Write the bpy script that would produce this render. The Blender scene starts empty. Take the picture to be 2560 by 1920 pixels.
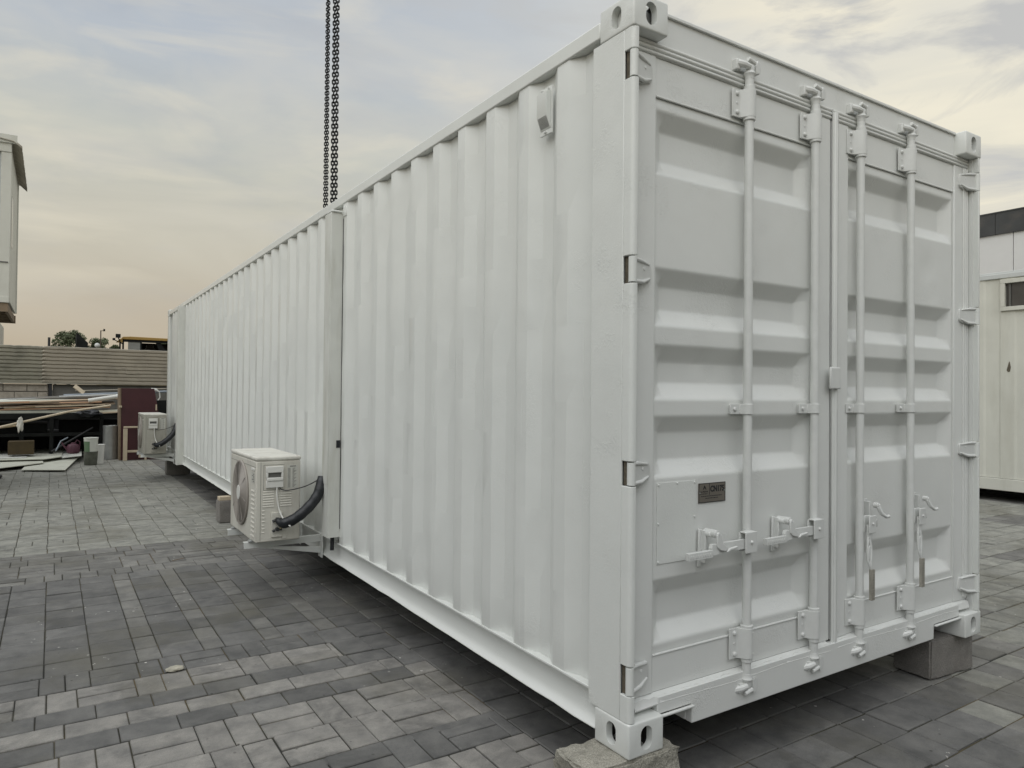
import bpy, bmesh, math, random
from mathutils import Vector, Matrix
from math import radians as RAD, pi, sin, cos
random.seed(7)
S = bpy.context.scene
COL = S.collection

# ---------------------------------------------------------------- camera
cam = bpy.data.cameras.new("camera"); camo = bpy.data.objects.new("camera", cam); COL.objects.link(camo)
cam.sensor_width = 36; cam.lens = 24.989; cam.clip_end = 1500; cam.clip_start = 0.05
camo.location = (-1.6293, -1.7829, 1.2233)
camo.rotation_euler = (RAD(90.7315), RAD(-.5449), RAD(-32.9082))
S.camera = camo
S.view_settings.view_transform = 'Standard'; S.view_settings.look = 'None'
S.view_settings.exposure = 0.0; S.view_settings.gamma = 1
G = -0.2                       # ground level; z = 0 is the underside of the big container

# ---------------------------------------------------------------- node helper
class NT:
    def __init__(s, tree): s.t = tree; s.n = tree.nodes; s.l = tree.links; s.n.clear()
    def new(s, ty, **kw):
        nd = s.n.new(ty)
        for k, v in kw.items():
            if k.startswith('i_'): nd.inputs[k[2:].replace('_', ' ')].default_value = v
            else: setattr(nd, k, v)
        return nd
    def link(s, a, b): s.l.new(a, b)
    def math(s, op, a, b=None, c=None, clamp=False):
        nd = s.n.new('ShaderNodeMath'); nd.operation = op; nd.use_clamp = clamp
        for i, v in enumerate((a, b, c)):
            if v is None: continue
            if isinstance(v, (int, float)): nd.inputs[i].default_value = v
            else: s.link(v, nd.inputs[i])
        return nd.outputs[0]
    def mix(s, f, a, b, mode='MIX'):
        nd = s.n.new('ShaderNodeMix'); nd.data_type = 'RGBA'; nd.blend_type = mode
        for i, v in ((0, f), (6, a), (7, b)):
            if isinstance(v, (int, float)): nd.inputs[i].default_value = v
            elif isinstance(v, (tuple, list)): nd.inputs[i].default_value = (*v, 1) if len(v) == 3 else v
            else: s.link(v, nd.inputs[i])
        return nd.outputs[2]
    def ramp(s, f, stops, interp='LINEAR'):
        nd = s.n.new('ShaderNodeValToRGB'); cr = nd.color_ramp; cr.interpolation = interp
        while len(cr.elements) < len(stops): cr.elements.new(0.5)
        for e, (p, c) in zip(cr.elements, stops):
            e.position = p; e.color = (c, c, c, 1) if isinstance(c, (int, float)) else (*c, 1)
        s.link(f, nd.inputs[0]); return nd.outputs[0]
    def noise(s, vec, scale, detail=4, rough=.55, dist=0.0):
        nd = s.n.new('ShaderNodeTexNoise'); nd.inputs['Scale'].default_value = scale
        nd.inputs['Detail'].default_value = detail; nd.inputs['Roughness'].default_value = rough
        nd.inputs['Distortion'].default_value = dist
        s.link(vec, nd.inputs['Vector']); return nd.outputs[0]
    def mapping(s, vec, scale=(1, 1, 1), rot=(0, 0, 0), loc=(0, 0, 0)):
        nd = s.n.new('ShaderNodeMapping'); nd.inputs['Scale'].default_value = scale
        nd.inputs['Rotation'].default_value = rot; nd.inputs['Location'].default_value = loc
        s.link(vec, nd.inputs['Vector']); return nd.outputs[0]

def srgb(r, g, b):
    f = lambda c: c / 12.92 if c <= .04045 else ((c + .055) / 1.055) ** 2.4
    return (f(r / 255), f(g / 255), f(b / 255))

# ---------------------------------------------------------------- world: overcast evening sky
W = bpy.data.worlds.new("World"); S.world = W; W.use_nodes = True
w = NT(W.node_tree)
tc = w.new('ShaderNodeTexCoord').outputs['Generated']
sep = w.new('ShaderNodeSeparateXYZ'); w.link(tc, sep.inputs[0])
zz = sep.outputs[2]
base = w.ramp(zz, [(0.0, srgb(190, 175, 152)), (.09, srgb(194, 181, 160)), (.19, srgb(196, 191, 174)), (.30, srgb(195, 198, 190)),
                   (.40, srgb(189, 196, 203)), (.60, srgb(182, 192, 207)), (1.0, srgb(205, 212, 222))])
# broad cloud veils
m1 = w.mapping(tc, (1.0, 1.0, 2.8), (0.25, .35, .3))
n1 = w.noise(m1, 2.1, 6, .52, .6)
veil = w.ramp(n1, [(.42, 0.0), (.66, 1.0)])
m2 = w.mapping(tc, (1.3, 1.3, 5.5), (.55, -.2, 1.1))
n2 = w.noise(m2, 3.2, 5, .5, .5)
wisp = w.ramp(n2, [(.50, 0.0), (.74, 1.0)])
m3 = w.mapping(tc, (1.2, 1.2, 4.0), (-.2, .1, .3))
n3 = w.noise(m3, 5.0, 5, .5, .3)
dark = w.ramp(n3, [(.48, 0.0), (.75, 1.0)])
up = w.ramp(zz, [(.05, 0.0), (.22, 1.0)])
c = w.mix(w.math('MULTIPLY', w.math('MULTIPLY', veil, .74), up), base, srgb(229, 222, 204))
c = w.mix(w.math('MULTIPLY', w.math('MULTIPLY', wisp, .62), up), c, srgb(240, 231, 208))
c = w.mix(w.math('MULTIPLY', w.math('MULTIPLY', dark, .30), up), c, srgb(168, 174, 184))
# warm bright break in the clouds on the right
dotn = w.new('ShaderNodeVectorMath', operation='DOT_PRODUCT'); w.link(tc, dotn.inputs[0])
gd = Vector((sin(RAD(66)), cos(RAD(66)), .42)).normalized(); dotn.inputs[1].default_value = gd
gl = w.math('POWER', w.math('MAXIMUM', dotn.outputs['Value'], 0.0), 9.0)
gl2 = w.math('MULTIPLY', gl, w.math('ADD', w.math('MULTIPLY', n2, .9), .42), clamp=True)
c = w.mix(w.math('MULTIPLY', gl2, .80), c, srgb(255, 247, 224))
m4 = w.mapping(tc, (1.0, 1.0, 2.6), (.35, -.30, .5))
n4 = w.noise(m4, 4.4, 7, .56, .6)
blob = w.ramp(n4, [(.455, 0.0), (.57, 1.0)])
c = w.mix(w.math('MULTIPLY', w.math('MULTIPLY', blob, w.math('POWER', gl, .6)), .95, clamp=True), c, srgb(199, 199, 197))
# the sky is brighter overhead and behind the photographer
dotb = w.new('ShaderNodeVectorMath', operation='DOT_PRODUCT'); w.link(tc, dotb.inputs[0])
dotb.inputs[1].default_value = Vector((-.72, -.46, .53)).normalized()
bk = w.math('MULTIPLY', w.math('POWER', w.math('MAXIMUM', dotb.outputs['Value'], 0.0), 1.5), SKY_BACK if 'SKY_BACK' in globals() else 1.08)
cs = w.new('ShaderNodeVectorMath', operation='SCALE'); w.link(c, cs.inputs[0]); w.link(w.math('ADD', bk, 1.0), cs.inputs['Scale'])
bg1 = w.new('ShaderNodeBackground'); w.link(cs.outputs[0], bg1.inputs[0]); bg1.inputs[1].default_value = 1.0
sky = w.new('ShaderNodeTexSky', sky_type='NISHITA', sun_disc=False); sky.sun_elevation = RAD(42); sky.sun_rotation = RAD(245)
bg2 = w.new('ShaderNodeBackground'); w.link(sky.outputs[0], bg2.inputs[0]); bg2.inputs[1].default_value = .06
mx = w.new('ShaderNodeMixShader'); mx.inputs[0].default_value = .08
w.link(bg1.outputs[0], mx.inputs[1]); w.link(bg2.outputs[0], mx.inputs[2])
out = w.new('ShaderNodeOutputWorld'); w.link(mx.outputs[0], out.inputs[0])

sun = bpy.data.lights.new("sun", 'SUN'); sun.energy = 1.28; sun.angle = RAD(75); sun.color = (1, .975, .94)
suno = bpy.data.objects.new("sun", sun); COL.objects.link(suno)
suno.rotation_euler = Vector((-.47, -.30, .83)).to_track_quat('Z', 'Y').to_euler()

# ---------------------------------------------------------------- materials
def material(name, color, rough=.6, metal=0.0, coat=0.0, var=.06, vscale=6, bump=0.0, bscale=60, bdist=.002, dirt=None, dscale=3, damt=.5,
             streak=False, spec=.5, wav=0.0, chips=0.0, fine=0.0):
    m = bpy.data.materials.new(name); m.use_nodes = True; t = NT(m.node_tree)
    bs = t.new('ShaderNodeBsdfPrincipled'); o = t.new('ShaderNodeOutputMaterial'); t.link(bs.outputs[0], o.inputs[0])
    co = t.new('ShaderNodeTexCoord').outputs['Object']
    n = t.noise(co, vscale, 5, .6)
    c1 = tuple(x * (1 - var) for x in color); c2 = tuple(min(1, x * (1 + var)) for x in color)
    col = t.mix(t.ramp(n, [(.3, 0.0), (.7, 1.0)]), c1, c2)
    if dirt:
        v = t.mapping(co, (1, 1, .18)) if streak else co
        dn = t.noise(v, dscale, 7, .62)
        col = t.mix(t.math('MULTIPLY', t.ramp(dn, [(.5, 0.0), (.72, 1.0)]), damt), col, dirt)
    if fine:
        fn = t.noise(co, 260, 3, .7)
        col = t.mix(t.math('MULTIPLY', t.ramp(fn, [(.40, 0.0), (.62, 1.0)]), fine), tuple(x * .45 for x in color), col)
    t.link(col, bs.inputs['Base Color'])
    bs.inputs['Roughness'].default_value = rough; bs.inputs['Metallic'].default_value = metal
    bs.inputs['Coat Weight'].default_value = coat; bs.inputs['Coat Roughness'].default_value = .18
    bs.inputs['Specular IOR Level'].default_value = spec
    last = None
    if wav:
        wn = t.noise(co, 2.6, 3, .5)
        b = t.new('ShaderNodeBump'); b.inputs['Strength'].default_value = 1; b.inputs['Distance'].default_value = wav
        t.link(wn, b.inputs['Height']); last = b
    if bump:
        bn = t.noise(co, bscale, 5, .6)
        b = t.new('ShaderNodeBump'); b.inputs['Strength'].default_value = bump; b.inputs['Distance'].default_value = bdist
        t.link(bn, b.inputs['Height'])
        if last: t.link(last.outputs[0], b.inputs['Normal'])
        last = b
    if chips:                                   # old paint flakes under the new coat: ridged blotches
        cn = t.noise(co, 75, 4, .55, .9)
        msk = t.ramp(t.noise(co, 5.5, 4, .6), [(.52, 0.0), (.66, 1.0)])
        cr_ = t.math('MULTIPLY', t.ramp(cn, [(.50, 0.0), (.53, 1.0)]), msk)
        b = t.new('ShaderNodeBump'); b.inputs['Strength'].default_value = 1; b.inputs['Distance'].default_value = chips
        t.link(cr_, b.inputs['Height'])
        if last: t.link(last.outputs[0], b.inputs['Normal'])
        last = b
    if last: t.link(last.outputs[0], bs.inputs['Normal'])
    return m

M = {}
WH = (.680, .697, .668)
M['paint'] = material('white_paint', WH, .34, coat=.22, var=.025, vscale=3, bump=.25, bscale=190, bdist=.0006, wav=.007, dirt=(.55, .55, .51), dscale=4, damt=.09, streak=True, chips=.00035)
M['door_paint'] = material("door_paint", (.69, .703, .678), .36, coat=.25, var=.03, vscale=3, bump=.3, bscale=170, bdist=.0007, wav=.003, dirt=(.52, .52, .49), dscale=3, damt=.25, chips=.0005)
M['post_paint'] = material('post_paint', WH, .40, coat=.12, var=.03, vscale=4, bump=.5, bscale=110, bdist=.0012, wav=.003, dirt=(.56, .56, .53), dscale=5, damt=.18, chips=.0006)
M['gear_paint'] = material("gear_paint", (.63, .642, .62), .42, coat=.1, var=.04, vscale=20, bump=.4, bscale=150, bdist=.0008)
M['trunk'] = material('trunking_paint', (.60, .61, .57), .5, var=.05, vscale=4, dirt=(.33, .32, .25), dscale=6, damt=.5, streak=True)
M['steel_bare'] = material('worn_steel', (.42, .40, .35), .45, metal=.6, var=.2, vscale=30)
M['rust'] = material('rusty_gap', (.10, .085, .06), .8, var=.4, vscale=60)
M['cavity'] = material('shaded_cavity', (.05, .045, .04), .8, var=.3)
M['dark'] = material('dark_underside', (.035, .036, .034), .85, var=.3, vscale=4)
M['seal'] = material('black_rubber', (.018, .019, .02), .6, var=.2)
M['floor'] = material('floor_ply', (.06, .05, .04), .8, var=.3)
M['ac'] = material('ac_casing', (.60, .585, .52), .45, coat=.05, var=.04, vscale=5, dirt=(.27, .25, .20), dscale=7, damt=.4, streak=True)
M['ac_top'] = material('ac_lid', (.64, .63, .57), .5, var=.05, vscale=6, dirt=(.30, .28, .23), dscale=9, damt=.55)
M['fan_back'] = material('fan_back', (.10, .09, .078), .6, var=.2)
M['grille'] = material('fan_guard', (.30, .275, .245), .5, var=.06)
M['black'] = material('black_tape', (.012, .014, .017), .42, var=.3, vscale=20, bump=.6, bscale=30, bdist=.004)
M['label'] = material('label_paper', (.50, .50, .45), .6, var=.03)
M['ink'] = material('grey_ink', (.12, .12, .11), .7, var=.1)
M['brass'] = material('brass_valve', (.30, .24, .13), .4, metal=.8, var=.2)
M['white_pl'] = material('white_plastic', (.66, .66, .62), .4, var=.03)
M['concrete'] = material('concrete_rough', (.47, .45, .38), .92, var=.2, vscale=12, bump=1.0, bscale=55, bdist=.012, dirt=(.10, .095, .075), dscale=24, damt=.85, fine=.9)
M['concrete_dk'] = material('concrete_smooth', (.36, .34, .31), .88, var=.3, vscale=9, bump=.9, bscale=90, bdist=.005, dirt=(.12, .09, .08), dscale=7, damt=.75, fine=.5)
M['chain'] = material('chain_steel', (.011, .012, .012), .5, metal=.4, var=.3, vscale=30)
M['wall_block'] = material('block_stone', (.38, .34, .28), .9, var=.22, vscale=7, bump=.8, bscale=50, bdist=.006, dirt=(.14, .12, .09), dscale=6, damt=.5)
M['wall_plain'] = material('grey_render', (.13, .125, .11), .9, var=.2, vscale=3, bump=.5, bscale=30, dirt=(.06, .06, .05), dscale=2, damt=.6)
M['mortar'] = material('mortar', (.16, .145, .12), .95, var=.2)
M['hoard'] = material('hoarding_sheet', (.36, .325, .26), .5, var=.10, vscale=1.2, dirt=(.10, .095, .075), dscale=1.3, damt=.6, metal=.1)
M['hoard_green'] = material('hoarding_sheet_green', (.30, .285, .225), .55, var=.12, vscale=1.2, dirt=(.08, .085, .07), dscale=1.5, damt=.6, metal=.1)
M['leaf'] = material('leaf', (.085, .105, .05), .7, var=.35, vscale=.7)
M['bark'] = material('bark', (.07, .055, .04), .9, var=.3)
M['yellow'] = material('machine_yellow', (.32, .20, .05), .6, var=.1)
M['glass'] = material('cab_glass', (.20, .21, .20), .15, var=.1)
M['glass_dark'] = material('dark_glass', (.05, .048, .045), .12, var=.2)
M['machine'] = material('machine_dark', (.015, .016, .015), .9, var=.3, spec=.15)
M['cabin'] = material('cabin_cream', (.56, .56, .50), .55, var=.05, vscale=2, dirt=(.36, .35, .28), dscale=2.5, damt=.45, streak=True, wav=.01)
M['cabin_grey'] = material('cabin_grey', (.50, .52, .51), .55, var=.07, vscale=2, dirt=(.30, .30, .26), dscale=4, damt=.5, streak=True)
M['blocker'] = material('blocker_grey', (.20, .21, .21), .7, var=.1)
M['building'] = material('white_cladding', (.60, .60, .59), .6, var=.02)
M['roofband'] = material('black_cladding', (.045, .047, .047), .7, var=.3, vscale=2, dirt=(.12, .10, .08), dscale=3, damt=.4)
M['maroon'] = material('maroon_laminate', (.062, .018, .022), .4, var=.12, vscale=3)
M['wood'] = material('raw_wood', (.36, .27, .16), .8, var=.2, vscale=8)
M['wood_dk'] = material('weathered_wood', (.20, .15, .10), .85, var=.25, vscale=8)
M['ply'] = material('plywood_edge', (.40, .24, .14), .8, var=.2, vscale=5)
M['galv'] = material('galvanised', (.42, .43, .42), .35, metal=.7, var=.1, vscale=9)
M['blue_pipe'] = material('bluegrey_pipe', (.26, .30, .34), .45, var=.12)
M['board'] = material('painted_board', (.55, .56, .48), .6, var=.08, vscale=2, dirt=(.25, .25, .2), dscale=2, damt=.5)
M['board_w'] = material('white_board', (.62, .63, .58), .5, var=.05)
M['green_pl'] = material('green_plastic', (.14, .22, .13), .4, var=.1)
M['dark_pl'] = material('dirty_plastic', (.10, .105, .085), .4, var=.3, vscale=12)
M['pink'] = material('pink_plastic', (.075, .022, .038), .5, var=.1)
M['yellow_bx'] = material('ochre_box', (.06, .042, .016), .8, var=.2)
M['red'] = material('red_paint', (.38, .045, .02), .5, var=.2)
M['cream'] = material('cream_wood', (.52, .44, .32), .6, var=.12)
M['cloth'] = material('white_cloth', (.62, .60, .54), .9, var=.1)
M['stone'] = material('pale_stone', (.40, .38, .31), .9, var=.25, vscale=30, bump=.8, bscale=60, bdist=.004)

def plate_mat():
    m = material('bronze_plate', (.23, .21, .18), .35, metal=.5, var=.06)
    return m
M['plate'] = plate_mat()

def paver_mat():
    m = bpy.data.materials.new('pavers'); m.use_nodes = True; t = NT(m.node_tree)
    bs = t.new('ShaderNodeBsdfPrincipled'); o = t.new('ShaderNodeOutputMaterial'); t.link(bs.outputs[0], o.inputs[0])
    at = t.new('ShaderNodeAttribute', attribute_name='tone')
    co = t.new('ShaderNodeTexCoord').outputs['Object']
    big = t.noise(co, 1.3, 6, .62); mid = t.noise(co, 9, 6, .65); fin = t.noise(co, 330, 2, .7); spk = t.noise(co, 85, 2, .5)
    smudge = t.noise(co, 4.3, 8, .68, .7)
    col = t.mix(t.ramp(mid, [(.3, 0.0), (.72, 1.0)]), (.68, .68, .68), (1.32, 1.30, 1.26))
    col = t.mix(1.0, at.outputs['Color'], col, 'MULTIPLY')
    col = t.mix(t.math('MULTIPLY', t.ramp(smudge, [(.50, 0.0), (.72, 1.0)]), .30), col, (.23, .225, .21))        # dried cement film
    col = t.mix(t.math('MULTIPLY', t.ramp(smudge, [(.32, 1.0), (.48, 0.0)]), .50), col, (.062, .063, .060))      # damp grime
    col = t.mix(t.math('MULTIPLY', t.ramp(big, [(.50, 0.0), (.66, 1.0)]), .50), col, (.115, .108, .078))         # soil tint
    col = t.mix(t.math('MULTIPLY', t.ramp(fin, [(.36, 1.0), (.52, 0.0)]), .30), col, (.05, .05, .05))
    v = t.new('ShaderNodeTexVoronoi'); v.inputs['Scale'].default_value = 13; t.link(co, v.inputs['Vector'])
    pt = t.math('MULTIPLY', t.ramp(v.outputs['Distance'], [(.075, 1.0), (.11, 0.0)]), t.ramp(spk, [(.46, 0.0), (.54, 1.0)]))
    spots = t.ramp(t.noise(co, 1.1, 3, .5), [(.50, 0.0), (.60, 1.0)])
    col = t.mix(t.math('MULTIPLY', pt, spots), col, (.60, .58, .54))                                           # paint drips
    v2 = t.new('ShaderNodeTexVoronoi'); v2.inputs['Scale'].default_value = 11; t.link(t.mapping(co, (1, 1, 1), loc=(3, 5, 0)), v2.inputs['Vector'])
    pit = t.math('MULTIPLY', t.ramp(v2.outputs['Distance'], [(.05, 1.0), (.09, 0.0)]), t.ramp(mid, [(.45, 0.0), (.55, 1.0)]))
    col = t.mix(t.math('MULTIPLY', pit, .8), col, (.03, .028, .024))
    t.link(col, bs.inputs['Base Color']); bs.inputs['Roughness'].default_value = .82
    rg = t.ramp(mid, [(.3, .72), (.7, .9)]); t.link(rg, bs.inputs['Roughness'])
    b = t.new('ShaderNodeBump'); b.inputs['Strength'].default_value = .6; b.inputs['Distance'].default_value = .0025
    t.link(t.noise(co, 120, 6, .7), b.inputs['Height'])
    b2 = t.new('ShaderNodeBump'); b2.inputs['Strength'].default_value = .5; b2.inputs['Distance'].default_value = .006
    t.link(mid, b2.inputs['Height']); t.link(b.outputs[0], b2.inputs['Normal']); t.link(b2.outputs[0], bs.inputs['Normal'])
    return m
M['pavers'] = paver_mat()

def sand_mat():
    m = bpy.data.materials.new('joint_sand'); m.use_nodes = True; t = NT(m.node_tree)
    bs = t.new('ShaderNodeBsdfPrincipled'); o = t.new('ShaderNodeOutputMaterial'); t.link(bs.outputs[0], o.inputs[0])
    co = t.new('ShaderNodeTexCoord').outputs['Object']
    n = t.noise(co, 1.6, 5, .6)
    col = t.ramp(n, [(.38, (.022, .023, .019)), (.52, (.055, .050, .030)), (.66, (.13, .098, .05))])
    t.link(col, bs.inputs['Base Color']); bs.inputs['Roughness'].default_value = .95
    return m
M['sand'] = sand_mat()

# ---------------------------------------------------------------- mesh builder
class MB:
    def __init__(s): s.v = []; s.f = []
    def add(s, vs, fs):
        b = len(s.v); s.v += [tuple(p) for p in vs]; s.f += [tuple(b + i for i in f) for f in fs]; return s
    def box(s, x0, x1, y0, y1, z0, z1):
        return s.add([(x0, y0, z0), (x1, y0, z0), (x1, y1, z0), (x0, y1, z0), (x0, y0, z1), (x1, y0, z1), (x1, y1, z1), (x0, y1, z1)],
                     [(0, 3, 2, 1), (4, 5, 6, 7), (0, 1, 5, 4), (1, 2, 6, 5), (2, 3, 7, 6), (3, 0, 4, 7)])
    def obox(s, c, size, mat):                 # oriented box
        hx, hy, hz = [q / 2 for q in size]; c = Vector(c)
        vs = [c + mat @ Vector((a * hx, b * hy, d * hz)) for d in (-1, 1) for a, b in ((-1, -1), (1, -1), (1, 1), (-1, 1))]
        return s.add(vs, [(0, 3, 2, 1), (4, 5, 6, 7), (0, 1, 5, 4), (1, 2, 6, 5), (2, 3, 7, 6), (3, 0, 4, 7)])
    def prism(s, pts, axis, a, b, cap=True):   # closed profile extruded along axis; pts are the two other coordinates in xyz order
        def mk(p, t):
            if axis == 0: return (t, p[0], p[1])
            if axis == 1: return (p[0], t, p[1])
            return (p[0], p[1], t)
        n = len(pts); A = a if callable(a) else (lambda p: a); B = b if callable(b) else (lambda p: b)
        vs = [mk(p, A(p)) for p in pts] + [mk(p, B(p)) for p in pts]
        fs = [(i, (i + 1) % n, n + (i + 1) % n, n + i) for i in range(n)]
        if cap: fs += [tuple(range(n - 1, -1, -1)), tuple(range(n, 2 * n))]
        return s.add(vs, fs)
    def tube(s, pts, r, n=12, cap=True):
        P = [Vector(p) for p in pts]; m = len(P); R = r if isinstance(r, (list, tuple)) else [r] * m
        t0 = (P[1] - P[0]).normalized(); ref = Vector((0, 0, 1)) if abs(t0.z) < .9 else Vector((1, 0, 0))
        u = t0.cross(ref).normalized(); vs = []
        for i, p in enumerate(P):
            t = (P[min(i + 1, m - 1)] - P[max(i - 1, 0)]).normalized()
            u = (u - t * u.dot(t)).normalized(); vv = t.cross(u)
            vs += [p + (u * cos(2 * pi * k / n) + vv * sin(2 * pi * k / n)) * R[i] for k in range(n)]
        fs = [(i * n + k, i * n + (k + 1) % n, (i + 1) * n + (k + 1) % n, (i + 1) * n + k) for i in range(m - 1) for k in range(n)]
        if cap: fs += [tuple(range(n - 1, -1, -1)), tuple((m - 1) * n + k for k in range(n))]
        return s.add(vs, fs)
    def cyl(s, a, b, r, n=16): return s.tube([a, b], r, n)
    def ring(s, c, R, r, axis=0, n=28, m=6):
        vs = []
        for i in range(n):
            a = 2 * pi * i / n
            for k in range(m):
                t = 2 * pi * k / m; rr = R + r * cos(t); h = r * sin(t)
                p = [rr * cos(a), rr * sin(a)]; p.insert(axis, h); vs.append((c[0] + p[0], c[1] + p[1], c[2] + p[2]))
        return s.add(vs, [(i * m + k, ((i + 1) % n) * m + k, ((i + 1) % n) * m + (k + 1) % m, i * m + (k + 1) % m) for i in range(n) for k in range(m)])
    def build(s, name, mat, parent=None, bevel=0.0, smooth=35, loc=None, seg=2):
        me = bpy.data.meshes.new(name)
        off = Vector(loc) if loc is not None else Vector((0, 0, 0))
        me.from_pydata([tuple(Vector(p) - off) for p in s.v], [], s.f); me.update()
        bm = bmesh.new(); bm.from_mesh(me); bmesh.ops.recalc_face_normals(bm, faces=bm.faces); bm.to_mesh(me); bm.free()
        if mat is not None: me.materials.append(mat)
        if smooth is not None:
            me.polygons.foreach_set('use_smooth', [True] * len(me.polygons)); me.set_sharp_from_angle(angle=RAD(smooth))
        o = bpy.data.objects.new(name, me); COL.objects.link(o)
        if loc is not None: o.location = off
        if parent is not None: o.parent = parent
        if bevel:
            b = o.modifiers.new('bevel', 'BEVEL'); b.width = bevel; b.segments = seg; b.limit_method = 'ANGLE'; b.angle_limit = RAD(40); b.harden_normals = False
        return o

def build_each(mb, name, mat, parent=None, bevel=0.0, **k):
    par = list(range(len(mb.v)))
    def find(a):
        while par[a] != a: par[a] = par[par[a]]; a = par[a]
        return a
    for f in mb.f:
        for q in f[1:]: par[find(q)] = find(f[0])
    gr = {}
    for f in mb.f: gr.setdefault(find(f[0]), []).append(f)
    out = []
    for fs in gr.values():
        ids = sorted({q for f in fs for q in f}); mp = {q: i for i, q in enumerate(ids)}
        m2 = MB(); m2.v = [mb.v[q] for q in ids]; m2.f = [tuple(mp[q] for q in f) for f in fs]
        out.append(m2.build(name, mat, parent, bevel, **k))
    return out
def tag(o, label=None, cat=None, group=None, kind=None):
    if label: o['label'] = label
    if cat: o['category'] = cat
    if group: o['group'] = group
    if kind: o['kind'] = kind
    return o
def empty(name, loc, label, cat, group=None, rz=0):
    o = bpy.data.objects.new(name, None); COL.objects.link(o); o.location = loc; o.rotation_euler = (0, 0, rz); o.empty_display_size = .1
    return tag(o, label, cat, group)
def kids(o): return [c for c in bpy.data.objects if c.parent == o]
def copy_tree(o, parent=None):
    c = o.copy(); COL.objects.link(c); c.parent = parent
    for ch in kids(o):
        if ch is not c: copy_tree(ch, c)
    return c

# ================================================================ GROUND
g = MB(); g.add([(-400, -400, G - .0085), (400, -400, G - .0085), (400, 900, G - .0085), (-400, 900, G - .0085)], [(0, 1, 2, 3)])
go = g.build('ground', M['sand'], smooth=None); tag(go, kind='structure')

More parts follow.
